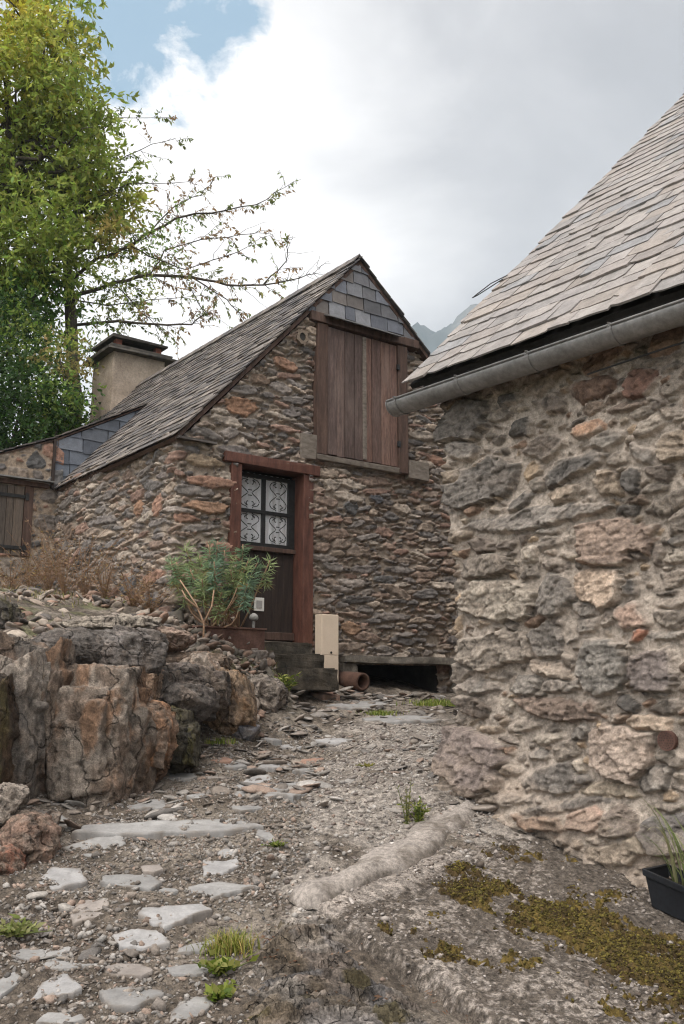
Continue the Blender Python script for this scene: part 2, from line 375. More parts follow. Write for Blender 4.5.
k = sstep(-.5, .6, stony)[..., None]; gc = dark * (1 - k) + soil * k
k = (CM * sstep(-.75, .15, fbm(GX * 3, GY * 3, oct=5, seed=18, gain=.65)))[..., None] * .9; gc = gc * (1 - k) + conc * k
bank = sstep(-.2, .3, GZ - (-.74 + .123 * (GY - 7)) - .25) * sstep(-.1, .5, fbm(GX * 2.5, GY * 2.5, oct=4, seed=19)) * (GX < 0)
k = (bank * .6)[..., None]; gc = gc * (1 - k) + grass * k
k = sstep(14, 30, np.hypot(GX, GY - 7))[..., None]; gc = gc * (1 - k) + np.array(rgb(92, 98, 60)) * k
gc = gc * (1 + .3 * fbm(GX * 30, GY * 30, oct=3, seed=23) * near)[..., None]
M_ground = attr_mat('stony_ground', 22, 120, .5, 1.5, .95, 1, .009, sharp=.13)
me = np_mesh('ground', np.stack([GX, GY, GZ], -1).reshape(-1, 3), grid_faces(len(gy), len(gx)), gc.reshape(-1, 3))
tag(link('ground', me, M_ground), kind='structure')
# ------------------------------------------------------------------ sky, sun, mountain, haze
SUN_DIR = np.array([-.30, -.50, 1.05]); SUN_DIR /= np.linalg.norm(SUN_DIR)
sd = bpy.data.lights.new('sun', 'SUN'); sd.energy = 1.3; sd.angle = math.radians(28); sd.color = (1, .945, .885)
so = bpy.data.objects.new('sun', sd); C.objects.link(so); so.rotation_euler = Vector(SUN_DIR).to_track_quat('Z', 'Y').to_euler()
w = bpy.data.worlds.new('World'); bpy.context.scene.world = w; w.use_nodes = True
nt = w.node_tree; bg = nt.nodes['Background']
sky = nt.nodes.new('ShaderNodeTexSky'); sky.sky_type = 'NISHITA'; sky.sun_disc = False
sky.sun_elevation = math.asin(SUN_DIR[2]); sky.sun_rotation = math.atan2(SUN_DIR[0], SUN_DIR[1]); sky.altitude = 900
bg.inputs['Strength'].default_value = 0.1
tc = nt.nodes.new('ShaderNodeTexCoord'); DIR = tc.outputs['Generated']
def dirof(px, py): r = ray(px, py); return r / np.linalg.norm(r)
def lobe(d, deg0, deg1):
    vm = nt.nodes.new('ShaderNodeVectorMath'); vm.operation = 'DOT_PRODUCT'; lk(nt, DIR, vm.inputs[0]); vm.inputs[1].default_value = tuple(d)
    mr = nt.nodes.new('ShaderNodeMapRange'); mr.interpolation_type = 'SMOOTHSTEP'; lk(nt, vm.outputs['Value'], mr.inputs['Value'])
    mr.inputs['From Min'].default_value = math.cos(math.radians(deg1)); mr.inputs['From Max'].default_value = math.cos(math.radians(deg0)); return mr.outputs['Result']
def mth(op, a, b):
    n = nt.nodes.new('ShaderNodeMath'); n.operation = op
    for i, q in enumerate((a, b)):
        if hasattr(q, 'links'): lk(nt, q, n.inputs[i])
        else: n.inputs[i].default_value = q
    return n.outputs[0]
def cn(scale, detail, rough, off, dist=0.4):
    mp = nt.nodes.new('ShaderNodeMapping'); lk(nt, DIR, mp.inputs['Vector']); mp.inputs['Location'].default_value = off; mp.inputs['Scale'].default_value = (1, 1, 1.5)
    n = nt.nodes.new('ShaderNodeTexNoise'); lk(nt, mp.outputs[0], n.inputs['Vector']); n.inputs['Scale'].default_value = scale; n.inputs['Detail'].default_value = detail; n.inputs['Roughness'].default_value = rough; n.inputs['Distortion'].default_value = dist
    return n.outputs['Fac']
nA = cn(3.2, 9, .55, (1.3, .4, 2.1)); nB = cn(9, 12, .62, (4.1, 2.2, .3), .3); nC = cn(1.7, 6, .5, (7, 3, 1))
br = mth('ADD', mth('MULTIPLY', lobe(dirof(255, 150), 3, 17), .42), mth('MULTIPLY', lobe(dirof(300, 330), 2, 13), .22))
br = mth('ADD', br, mth('MULTIPLY', lobe(dirof(20, 330), 4, 20), .3))
br = mth('SUBTRACT', br, mth('MULTIPLY', lobe(dirof(590, 150), 4, 20), .30))
br = mth('SUBTRACT', br, mth('MULTIPLY', lobe(dirof(440, 290), 1, 9), .06))
br = mth('ADD', br, mth('MULTIPLY', mth('SUBTRACT', nA, .5), 1.25))
br = mth('ADD', br, mth('MULTIPLY', mth('SUBTRACT', nC, .5), .5))
fac = mth('ADD', br, .42)
cloud = ramp(nt, fac, [(0.0, (3.9, 3.85, 4.0)), (0.3, (5.0, 4.9, 5.0)), (0.62, (7.6, 7.4, 7.35)), (1.0, (11.0, 10.6, 10.4))])
hole = mth('ADD', mth('MULTIPLY', lobe(dirof(150, 20), 0.5, 7.5), .8), mth('MULTIPLY', lobe(dirof(60, -60), 1, 12), .6))
hole = mth('ADD', hole, mth('MULTIPLY', lobe(dirof(225, 15), 0.3, 3.2), .55))
hole = mth('ADD', hole, mth('MULTIPLY', mth('MULTIPLY', mth('SUBTRACT', nB, .56), 5.5), mth('MINIMUM', mth('MULTIPLY', hole, 2.2), 1.0)))
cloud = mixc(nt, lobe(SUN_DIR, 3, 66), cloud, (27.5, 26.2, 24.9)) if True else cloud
hm = ramp(nt, hole, [(0.35, (0,) * 3), (1.3, (1,) * 3)])
blue = mixc(nt, .70, mixc(nt, 1.0, sky.outputs['Color'], (1.0, 1.0, 1.0), 'MULTIPLY'), (2.9, 4.5, 5.8))
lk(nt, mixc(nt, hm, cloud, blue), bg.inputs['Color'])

vs_ = bpy.context.scene.view_settings; vs_.view_transform = 'Standard'; vs_.look = 'None'; vs_.exposure = 0.42; vs_.gamma = 1.0
bpy.context.scene.cycles.max_bounces = 8; bpy.context.scene.cycles.transparent_max_bounces = 12; bpy.context.scene.cycles.volume_bounces = 1
bpy.context.scene.cycles.use_denoising = True; bpy.context.scene.cycles.pixel_filter_type = 'BLACKMAN_HARRIS'; bpy.context.scene.cycles.filter_width = 1.15

prof = np.array([(-900, 560), (-300, 500), (0, 470), (200, 430), (330, 380), (395, 342), (421, 326), (436, 336), (452, 333), (475, 322), (520, 316), (580, 322), (640, 340), (760, 380), (1500, 520)])
az = np.linspace(-.95, .95, 260); dist = np.linspace(700, 1700, 70)
AZ, DI = np.meshgrid(az, dist)
_pr = np.array([ray(*q) for q in prof]); el = np.interp(np.tan(az), _pr[:, 0] / _pr[:, 1], _pr[:, 2] / _pr[:, 1]) * np.cos(az)
top = el * 1200
MZ = -30 + (top + 30)[None, :] * np.where(DI < 1200, sstep(700, 1200, DI) ** 1.1, 1 - .6 * sstep(1200, 1700, DI)) 
MZ = MZ + 26 * fbm(AZ * 40, DI / 90, oct=5, seed=33) * sstep(700, 900, DI) * np.where(abs(DI - 1200) < 40, .2, 1)
mcol = np.array(rgb(52, 56, 54)) * (1 + .5 * fbm(AZ * 30, DI / 60, oct=4, seed=35))[..., None]
k = sstep(.1, .5, fbm(AZ * 22, DI / 110, oct=4, seed=36))[..., None]; mcol = mcol * (1 - k) + np.array(rgb(90, 88, 84)) * k
me = np_mesh('mountain', np.stack([DI * np.sin(AZ), DI * np.cos(AZ), MZ], -1).reshape(-1, 3), grid_faces(70, 260), mcol.reshape(-1, 3))
tag(link('mountain', me, attr_mat('mountain_slope', .02, .1, .7, 1.3, 1, .2, 1)), kind='structure')

HAZE = True
if HAZE:
    hb = MB(); hb.box(lambda a, b, c: np.array([a, b, c]), -1900, 1900, -1900, 1900, -60, 500)
    hm_, hnt, hbs = new_mat('haze_air'); hnt.nodes.remove(hbs); pv = hnt.nodes.new('ShaderNodeVolumePrincipled')
    pv.inputs['Density'].default_value = 3.8e-4; pv.inputs['Color'].default_value = (.70, .83, .97, 1); pv.inputs['Anisotropy'].default_value = .2
    lk(hnt, pv.outputs[0], hnt.nodes['Material Output'].inputs['Volume'])
    tag(hb.build('haze', hm_), kind='stuff')

# ------------------------------------------------------------------ far stone house
M_wall = attr_mat('rubble_schist', 18, 90, .7, 1.3, .9, .7, .006)
M_slate_old = attr_mat('weathered_slate', 12, 70, .6, 1.4, .62, .5, .004)
M_slate_blue = attr_mat('blue_slate', 10, 60, .78, 1.22, .5, .35, .003)
M_red = noise_mat('oxblood_timber', [rgb(66, 42, 35), rgb(90, 58, 48), rgb(108, 74, 62)], 6, stretch=(3, 3, .7), rough=.6, fine=50, bstr=.35)
M_brown = noise_mat('brown_timber', [rgb(56, 44, 38), rgb(80, 62, 54), rgb(98, 78, 68)], 5, stretch=(4, 4, .5), rough=.8, fine=40)
M_darkdoor = noise_mat('dark_door_timber', [rgb(36, 30, 28), rgb(50, 41, 37), rgb(62, 50, 44)], 5, stretch=(5, 5, .5), rough=.65, fine=40)
M_greywood = noise_mat('weathered_grey_timber', [rgb(88, 80, 72), rgb(116, 107, 98), rgb(136, 126, 116)], 5, stretch=(2, 2, 5), rough=.9, fine=60)
M_zinc = noise_mat('zinc', [rgb(108, 106, 104), rgb(126, 124, 122), rgb(140, 138, 136)], 4, rough=.45, metal=.35, bstr=.1, fine=25)
M_iron = noise_mat('black_iron', [(.012,) * 3, (.03,) * 3], 20, rough=.5, bstr=.1)
M_void = noise_mat('shade_dark_lining', [(.02, .018, .016), (.05, .045, .04)], 8, rough=1)  # near-black colour stands in for the shade inside recesses and holes
M_render = noise_mat('lime_render', [rgb(120, 106, 94), rgb(150, 136, 122), rgb(168, 154, 140)], 2.2, rough=.95, fine=26, bstr=.7, bdist=.012)

house = thing('stone_house', 'rubble stone house with steep slate roof and red framed door', 'house', hp(2.8, 4, 0))
def house_top(s):
    return np.where(s < .1, EZ + .10, np.where(s < 2.84, EZ + 1.088 * s - .11, 6.08 - .89 * (s - 2.84) - .11))
pal_far = [rgb(132, 123, 116), rgb(116, 109, 104), rgb(140, 125, 113), rgb(148, 133, 119), rgb(100, 95, 92), rgb(132, 114, 102), rgb(154, 142, 130), rgb(134, 110, 98), rgb(122, 114, 108), rgb(108, 101, 97)]
rngF = np.random.RandomState(21)
pk = Packer(-3.95, 5.8, -.6, 6.2, .014, .84)
rust = rgb(142, 112, 96); dkg = rgb(88, 86, 85)
for q in [(.48, 2.50, .36, .10, 0, rust), (.42, 2.18, .34, .09, .02, rgb(140, 112, 92)), (.15, 2.02, .2, .07, 0, rust), (.6, 1.72, .22, .09, 0, rust), (.30, 1.35, .34, .09, .05, rgb(120, 100, 84)), (.35, 2.75, .3, .08, 0, rgb(150, 132, 112)),
          (.9, 3.55, .28, .14, .1, rgb(134, 104, 84)), (1.55, 4.25, .2, .10, -.1, rgb(140, 110, 92)), (1.15, 3.95, .2, .08, 0, rgb(126, 108, 94)), (2.62, 2.42, .16, .09, 0, dkg), (3.1, 2.62, .12, .08, 0, rgb(92, 92, 96)), (4.3, 3.35, .26, .08, 0, rust), (2.65, .8, .18, .10, 0, rgb(150, 122, 100)), (3.25, 1.5, .2, .08, 0, dkg),
          (-1.1, 2.3, .2, .10, 0, rgb(150, 118, 96)), (-.55, 2.25, .16, .14, .2, rust), (-1.9, 1.55, .2, .18, .3, rgb(120, 108, 98)), (-2.6, 1.9, .25, .14, .2, rgb(110, 104, 100)), (-1.2, 1.3, .3, .11, .15, dkg), (-.5, 1.35, .32, .09, .1, rust), (-3.3, 2.3, .25, .16, .1, rgb(120, 104, 92))]:
    pk.put(*q[:5], q[5])
pk.fill(900, (.16, .34), (.045, .085), (.02, .1), .12, rngF); pk.fill(3000, (.09, .2), (.03, .055), (.03, .16), .12, rngF); pk.fill(5000, (.05, .11), (.018, .034), (.03, .25), .18, rngF); pk.fill(4000, (.025, .05), (.012, .022), (.05, .4), .25, rngF)
S = np.arange(-3.92, 5.62, .0145); Z = np.arange(-.55, 6.06, .0145)
H, col, SS, ZZ = masonry(S, Z, pk.st, pal_far, rgb(150, 137, 124), rngF, relief=(.014, .042), crag=.004, rustk=.12, recess=.022, bevel=.012, warp=.013, mort_amp=.006, tight=.8, strata=.8)
side = SS < 0
lean = .05 * fbm(SS * .8, ZZ * .8, oct=2, seed=91)
t = np.clip(SS / .12, -1, 1); ang = (t + 1) * math.pi / 4                # round the corner
nrm = -hu * np.cos(ang)[..., None] - hv * np.sin(ang)[..., None]
base = np.where(side[..., None], HC0 + hu * .08 + hv * (-SS)[..., None], HC0 + hu * (.08 + SS)[..., None]) + UP * 0
topz = house_top(.08 + SS); zz = np.minimum(ZZ, topz)
P3 = base + nrm * (H + lean - .012)[..., None]; P3[..., 2] = zz + .004 * fbm(SS * 30, ZZ * 30, oct=2, seed=92)
cS = (SS[:-1, :-1] + SS[1:, 1:]) / 2 + .08; cZ = (ZZ[:-1, :-1] + ZZ[1:, 1:]) / 2
keep = (ZZ[:-1, :-1] < topz[:-1, :-1])
for a0, a1, b0, b1 in [(.88, 1.98, .45, 2.83), (2.2, 3.62, 3.08, 5.0), (2.8, 4.22, -.2, .34)]:
    keep &= ~((cS > a0) & (cS < a1) & (cZ > b0) & (cZ < b1))
V, Q, K_ = compact(P3.reshape(-1, 3), grid_faces(len(Z), len(S), keep), col.reshape(-1, 3))
link('wall', np_mesh('wall', V, Q, K_), M_wall, house)
# remaining sides of the shell (back, far side) and the annex
b = MB()
b.prism([hp(5.66, .02, -.6), hp(5.66, .02, 3.4), hp(5.66, 8.4, 3.4), hp(5.66, 8.4, -.6)], hu * .1)
b.prism([hp(.1, 8.3, -.6), hp(5.66, 8.3, -.6), hp(5.66, 8.3, 3.4), hp(2.84, 8.3, 5.9), hp(.1, 8.3, 3.0)], hv * .1)
b.prism([hp(-4, 8.3, -.6), hp(.1, 8.3, -.6), hp(.1, 8.3, 3.6), hp(-4, 8.3, 1.9)], hv * .1)
M_wallplain = noise_mat('far_side_masonry', [rgb(84, 78, 74), rgb(120, 108, 98), rgb(140, 124, 108)], 6, stretch=(1, 1, 3), rough=.95, bstr=1, bdist=.04, fine=20)
b.build('back_wall', M_wallplain, house)
# annex: wall facing the bank, set back along the side
AT = 3.84
rngA = np.random.RandomState(5); pk = Packer(-4.3, .2, .2, 4.0, .014)
pk.fill(160, (.16, .27), (.12, .19), (.0, .15), .08, rngA); pk.fill(900, (.09, .17), (.055, .09), (.0, .1), .12, rngA); pk.fill(2500, (.04, .08), (.025, .045), (0, .25), .2, rngA)
S = np.arange(-4.2, .12, .016); Z = np.arange(.3, 3.9, .016)
H, col, SS, ZZ = masonry(S, Z, pk.st, [rgb(112, 104, 98), rgb(96, 92, 90), rgb(130, 108, 92), rgb(136, 106, 92), rgb(94, 92, 91), rgb(124, 114, 104)], rgb(150, 134, 118), rngA, relief=(.012, .03), bevel=.02, warp=.015, tight=.5, strata=.5, gap=.008)
topz = 3.79 + .43 * SS + .0
P3 = HC0 + hu * SS[..., None] + hv * (AT - H)[..., None]; P3[..., 2] = np.minimum(ZZ, topz)
cS = (SS[:-1, :-1] + SS[1:, 1:]) / 2; cZ = (ZZ[:-1, :-1] + ZZ[1:, 1:]) / 2
keep = (ZZ[:-1, :-1] < topz[:-1, :-1]) & ~((cS > -1.22) & (cS < -.36) & (cZ > 1.95) & (cZ < 2.98))
V, Q, K_ = compact(P3.reshape(-1, 3), grid_faces(len(Z), len(S), keep), col.reshape(-1, 3))
link('annex_wall', np_mesh('annex_wall', V, Q, K_), M_wall, house)
b = MB(); b.prism([hp(-4.2, AT, .3), hp(-4.2, AT, 1.8), hp(-4.2, 8.3, 1.8), hp(-4.2, 8.3, .3)], hu * .1); b.build('annex_side_wall', M_wallplain, house)

# slates
def slates(mb, org, along, up, nrm, L0, L1, U0, U1, expo, wr, th, cols, rng, clip=None, tone=.22, ragged=.012, lift=1.0, gapw=.004, cov=1.9):
    row = 0; q = U0
    while q < U1:
        x = L0 - rng.uniform(0, wr[1])
        while x < L1:
            wd = rng.uniform(*wr); xa, xb = max(x, L0 + rng.uniform(-.015, .015)), min(x + wd - gapw, L1 + rng.uniform(-.015, .015)); x += wd
            if xb - xa < .03: continue
            if clip and not clip((xa + xb) / 2, q): continue
            e = rng.uniform(-ragged, ragged); e2 = e + rng.uniform(-ragged, ragged) * .7; tk = th * rng.uniform(.6, 1.5); top_ = min(q + expo * cov, U1 + .05)
            lz = (th * 2.0 * lift) * rng.uniform(.85, 1.3); c_ = np.array(cols[rng.randint(len(cols))]) * rng.uniform(1 - tone, 1 + tone)
            n_ = 4; bot = []
            for i in range(n_ + 1):
                f = i / n_; bot.append((xa + (xb - xa) * f, q + e + (e2 - e) * f + (rng.uniform(-ragged, ragged) * .5 if 0 < i < n_ else 0)))
            if rng.rand() < .25: bot[0] = (bot[0][0], bot[0][1] + ragged * 1.6)
            if rng.rand() < .25: bot[-1] = (bot[-1][0], bot[-1][1] + ragged * 1.6)
            tw = rng.uniform(-.25, .25) * lz
            bo = [org + along * p + up * r_ + nrm * (lz + tw * (i / n_ - .5)) for i, (p, r_) in enumerate(bot)]
            tp = [org + along * xa + up * top_ + nrm * .002, org + along * xb + up * top_ + nrm * .002]
            vs = bo + [tp[1], tp[0]]; vs2 = [v_ + nrm * tk for v_ in vs]; m = len(vs)
            mb.add(vs2 + vs, [tuple(range(m)), tuple(range(2 * m - 1, m - 1, -1))] + [(i, m + i, m + (i + 1) % m, (i + 1) % m) for i in range(m)], tuple(c_))
        q += expo * rng.uniform(.93, 1.07); row += 1
rs = np.random.RandomState(3)
old = [rgb(94, 88, 85), rgb(104, 97, 93), rgb(84, 79, 77), rgb(112, 105, 100), rgb(98, 90, 84), rgb(90, 86, 86), rgb(78, 74, 74), rgb(120, 112, 106)]
upL = (hu + UP * 1.088); LL = np.linalg.norm(upL); upL /= LL; nL = np.cross(hv, upL); nL = nL if nL[2] > 0 else -nL
upR = (-hu + UP * .89); LR = np.linalg.norm(upR); upR /= LR; nR = np.cross(upR, hv); nR = nR if nR[2] > 0 else -nR
org = hp(0, 0, EZ) - upL * .02
b = MB(); UL = 2.84 * LL
junc = 1.52 * LL
slates(b, org, hv, upL, nL, -.10, 8.5, 0, UL, .145, (.14, .34), .011, old, rs, clip=lambda x, q: q > junc - .12 or x < AT + .15)
slates(b, hp(2.84, 0, 6.08) - upR * (2.95 * LR), hv, upR, nR, -.10, 8.5, 0, 2.95 * LR, .17, (.2, .4), .012, old, rs)
# rear catslide: from where it leaves the main slope down to the left
upC = (hu + UP * .55); LCk = np.linalg.norm(upC); upC /= LCk; nC_ = np.cross(hv, upC); nC_ = nC_ if nC_[2] > 0 else -nC_
c_org = hp(1.55, 0, EZ + 1.088 * 1.55 - .01)
slates(b, c_org - upC * (1.6 * LCk), hv, upC, nC_, AT - .06, 8.5, 0, 1.6 * LCk, .15, (.16, .36), .011, old, rs)
upC2 = (hu + UP * .43); L2 = np.linalg.norm(upC2); upC2 /= L2; nC2 = np.cross(hv, upC2); nC2 = nC2 if nC2[2] > 0 else -nC2
c2 = c_org - upC * (1.6 * LCk)
slates(b, c2 - upC2 * (4.3 * L2), hv, upC2, nC2, AT - .06, 8.5, 0, 4.3 * L2, .16, (.16, .36), .011, old, rs)
for i in range(34):                                                   # ridge slates
    x0 = -.1 + i * .255
    b.prism([hp(2.84, x0, 6.09) - upL * .17 + nL * .035, hp(2.84, x0 + .27, 6.09) - upL * .17 + nL * .03, hp(2.84, x0 + .27, 6.12) + nL * .02, hp(2.84, x0, 6.12) + nL * .025], nL * .014, tuple(np.array(old[i % 8]) * 1.05))
b.build('roof', M_slate_old, house)
b = MB()                                                              # boarding under the slates
b.prism([hp(.0, -.06, EZ - .01), hp(2.84, -.06, EZ - .01 + 1.088 * 2.84), hp(2.84, 8.5, EZ - .01 + 1.088 * 2.84), hp(1.5, 8.5, EZ - .01 + 1.088 * 1.5), hp(1.5, AT + .1, EZ - .01 + 1.088 * 1.5), hp(.0, AT + .1, EZ - .01)], -nL * .05)
b.prism([hp(5.78, -.06, 6.07 - .89 * 2.94), hp(2.84, -.06, 6.07), hp(2.84, 8.5, 6.07), hp(5.78, 8.5, 6.07 - .89 * 2.94)], -nR * .05)
b.prism([c_org - nC_ * .012 + hv * (AT - .03), c2 - nC_ * .012 + hv * (AT - .03), c2 - nC_ * .012 + hv * 8.5, c_org - nC_ * .012 + hv * 8.5], -nC_ * .02)
b.prism([c2 - nC2 * .012 + hv * (AT - .03), c2 - nC2 * .012 - upC2 * 4.3 * L2 + hv * (AT - .03), c2 - nC2 * .012 - upC2 * 4.3 * L2 + hv * 8.5, c2 - nC2 * .012 + hv * 8.5], -nC2 * .02)
b.build('roof_boarding', M_brown, house)
b = MB()                                                              # slate drip ledge at the foot of the rake
b.box(hp, .02, .55, -.13, .0, EZ - .03, EZ + .0, rgb(70, 64, 60), .006); b.build('drip_ledge', M_slate_old, house)

# slate-hung top of the gable
def clip_poly(poly, planes):
    for (a, bb, c_) in planes:                                        # keep a*s + b*z + c >= 0
        out = []
        for i in range(len(poly)):
            p, q = poly[i], poly[(i + 1) % len(poly)]; dp, dq = a * p[0] + bb * p[1] + c_, a * q[0] + bb * q[1] + c_
            if dp >= 0: out.append(p)
            if dp * dq < 0: f = dp / (dp - dq); out.append((p[0] + (q[0] - p[0]) * f, p[1] + (q[1] - p[1]) * f))
        poly = out
        if len(poly) < 3: return []
    return poly
def hung(mb, fr, z0, z1, s0, s1, expo, wr, planes, cols, rng, th=.012, proud=.03):
    q = z0; row = 0
    while q < z1:
        x = s0 - rng.uniform(0, wr[1])
        while x < s1:
            wd = rng.uniform(*wr); jt = rng.uniform(-.02, .02)
            p = clip_poly([(x, q + jt), (x + wd - .014, q + jt + rng.uniform(-.012, .012)), (x + wd - .014, q + expo + .05), (x, q + expo + .05)], planes); x += wd
            if len(p) < 3: continue
            c_ = tuple(np.array(cols[rng.randint(len(cols))]) * rng.uniform(.68, 1.15)); e = rng.uniform(0, .010)
            f = lambda s, z: fr(s, -(proud + e) + .02 * min(1, max(0, (z - q) / expo)), z)
            front = [f(*k_) for k_ in p]; back = [v_ + (fr(0, th, 0) - fr(0, 0, 0)) for v_ in front]; m = len(p)
            mb.add(front + back, [tuple(range(m)), tuple(range(2 * m - 1, m - 1, -1))] + [(i, m + i, m + (i + 1) % m, (i + 1) % m) for i in range(m)], c_)
        q += expo; row += 1
b = MB(); bl = [rgb(112, 114, 122), rgb(98, 100, 108), rgb(124, 124, 128), rgb(104, 106, 114), rgb(102, 101, 104), rgb(88, 90, 97), rgb(108, 107, 110), rgb(112, 105, 101)]
rk = [(-1, 0, 3.92), (1.088, -1, EZ - .02), (-.89, -1, 6.08 + .89 * 2.84 - .05), (1, 0, -1.95)]
hung(b, lambda s, t_, z: hp(s, t_ - .03, z), 5.10, 6.1, 1.8, 4.0, .2, (.16, .36), rk, bl, rs)
b.build('gable_slate_cladding', M_slate_blue, house)
b = MB(); b.prism([hp(1.98, .02, 5.1), hp(3.92, .02, 5.1), hp(2.84, .02, 6.03)], -hv * .035); b.build('gable_board', M_brown, house)
b = MB(); bc = [rgb(92, 97, 106), rgb(98, 103, 112), rgb(88, 92, 101), rgb(104, 108, 116)]
hung(b, lambda s, t_, z: hp(s, AT + t_ + .01, z), 3.0, 4.7, -.04, 1.6, .21, (.34, .46), [(1, 0, .04), (.552, -1, 3.78 - .02), (-1.088, 1, -EZ - .03)], bc, rs, proud=.03)
b.build('slate_cheek', M_slate_blue, house)
b = MB()
b.prism([hp(-.06, AT + .03, 3.0), hp(-.06, AT + .03, 3.74), hp(1.52, AT + .03, 4.60)], hv * .03)
b.box(hp, -.075, -.035, AT - .06, AT + .03, 3.0, 3.77); b.build('cheek_board', M_darkdoor, house)

# chimney
ch = MB(); fr = lambda a, bb, c_: hp(2.2 + a, 7.05 + bb, c_)
def cgrid():
    n = 26; zs = np.linspace(5.0, 6.66, 50); per = []
    for (p, q) in [((0, 1.02), (0, 0)), ((0, 0), (1.12, 0)), ((1.12, 0), (1.12, 1.02)), ((1.12, 1.02), (0, 1.02))]:
        for i in range(n): f = i / n; per.append((p[0] + (q[0] - p[0]) * f, p[1] + (q[1] - p[1]) * f))
    per.append(per[0]); per = np.array(per); A_, Zc = np.meshgrid(np.arange(len(per)), zs)
    a = per[A_, 0]; bb = per[A_, 1]; nz_ = .022 * fbm(a * 3, bb * 3, Zc * 3, oct=4, seed=13)
    sc = 1 + .05 * (6.7 - Zc) / 1.7
    pts = HC0 + hu * (2.2 + .56 + (a - .56) * sc + nz_)[..., None] + hv * (7.05 + .51 + (bb - .51) * sc + nz_)[..., None] + UP * Zc[..., None]
    return np_mesh('chimney', pts.reshape(-1, 3), grid_faces(len(zs), len(per)))
chimney = link('chimney', cgrid(), M_render, house)
b = MB(); b.box(fr, -.17, 1.34, -.16, 1.18, 6.655, 6.71, None, .008); b.box(fr, -.10, 1.24, -.10, 1.12, 6.713, 6.78, None, .008)
M_capd = noise_mat('sooty_slate_slab', [rgb(40, 38, 37), rgb(66, 62, 58), rgb(84, 78, 70)], 7, rough=.9, fine=50)
b.build('chimney_capping', M_capd, chimney)
M_brick = noise_mat('red_brick', [rgb(104, 62, 50), rgb(128, 80, 64)], 9, rough=.9)
for (p, q) in [(.06, .06), (.06, .82), (.94, .06), (.94, .82)]:
    b = MB(); b.box(fr, p, p + .13, q, q + .13, 6.782, 6.95, None, .004); b.build('brick_support', M_brick, chimney)
b = MB(); b.box(fr, -.04, 1.16, -.04, 1.06, 6.952, 7.01, None, .008); b.build('chimney_lid', M_capd, chimney)
for p in (.36, .6):
    b = MB(); b.tube([fr(p, .3, 6.76), fr(p, .3, 6.86), fr(p, .3, 6.87)], [.07, .07, .08], 12); b.build('flue_pot', M_zinc, chimney)

# entrance door in its red frame
fb = lambda s, t_, z: hp(s, t_, z)
b = MB(); b.box(fb, .80, .955, -.055, .24, .56, 2.785, None, .003); df = b.build('door_frame', M_red, house, .008)
b = MB(); b.box(fb, 1.90, 2.06, -.055, .24, .56, 2.785, None, .003); b.build('jamb', M_red, df, .008)
b = MB(); b.box(fb, .70, 2.15, -.075, .24, 2.787, 2.925, None, .004); b.build('lintel', M_red, df, .008)
b = MB(); b.box(fb, .955, 1.90, -.01, .26, .50, .60, None, .004); b.build('threshold', M_greywood, df, .006)
b = MB(); D0, D1 = .957, 1.898
for i in range(6):
    w_ = (D1 - D0) / 6; b.box(fb, D0 + i * w_ + .003, D0 + (i + 1) * w_ - .003, .175, .215, .605, 1.74)
b.box(fb, D0, D1, .178, .21, .60, 1.74)
door = b.build('door', M_darkdoor, house, .004)
b = MB(); b.box(fb, D0, D1, .12, .215, 1.742, 1.80); b.build('rail', M_brown, door, .008)
b = MB(); b.box(fb, D0, D1, .13, .19, .62, .72); b.build('weather_board', M_brown, door, .008)
b = MB()
for z0, z1 in ((1.80, 1.85), (2.23, 2.275), (2.69, 2.74)): b.box(fb, D0, D1, .15, .20, z0, z1)
for s0, s1 in ((D0, D0 + .04), (1.39, 1.445), (1.80, D1)): b.box(fb, s0, s1, .152, .198, 1.80, 2.74)
sash = b.build('window_sash', M_iron, door, .004)
M_glass, gnt, gb = new_mat('window_glass'); gt = gnt.nodes.new('ShaderNodeBsdfTransparent'); gg = gnt.nodes.new('ShaderNodeBsdfGlossy'); gg.inputs['Roughness'].default_value = .03; gm = gnt.nodes.new('ShaderNodeMixShader'); gm.inputs[0].default_value = .12
lk(gnt, gt.outputs[0], gm.inputs[1]); lk(gnt, gg.outputs[0], gm.inputs[2]); lk(gnt, gm.outputs[0], gnt.nodes['Material Output'].inputs['Surface'])
M_curtain = noise_mat('white_lace_curtain', [rgb(226, 228, 232), rgb(240, 241, 243)], 20, stretch=(6, 6, .4), rough=1, bstr=.6)
for s0, s1 in ((D0 + .04, 1.39), (1.445, 1.80)):
    for z0, z1 in ((1.85, 2.23), (2.275, 2.69)):
        b = MB(); b.box(fb, s0 - .004, s1 + .004, .17, .174, z0 - .004, z1 + .004); b.build('window_pane', M_glass, door)
        b = MB(); cs = (s0 + s1) / 2; cz = (z0 + z1) / 2; hw = (s1 - s0) * .36; hh_ = (z1 - z0) * .5
        for sg in (-1, 1):
            pts = []
            for i in range(25):
                f = -1 + 2 * i / 24; x = hw * (.20 + .80 * abs(math.sin(f * math.pi * .86)) ** 1.3) * (1 if abs(f) < .88 else .55)
                pts.append(hp(cs + sg * x, .138, cz + f * hh_ * .96))
            b.tube(pts, .006, 5)
            for sz in (-1, 1):
                pts = [hp(cs + sg * (.028 + .05 * (1 - k_ / 12) * abs(math.cos(k_ * .5))), .136, cz + sz * (hh_ * .86 - .05 + .05 * (1 - k_ / 14) * math.sin(k_ * .5))) for k_ in range(12)]
                b.tube(pts, .006, 5)
        for z_ in (-.035, .035): b.tube([hp(cs - hw * .2, .138, cz + z_), hp(cs + hw * .2, .138, cz + z_)], .007, 5)
        b.build('scrolled_grille', M_iron, door)
n = 60; ss_ = np.linspace(D0, D1, n); V = []
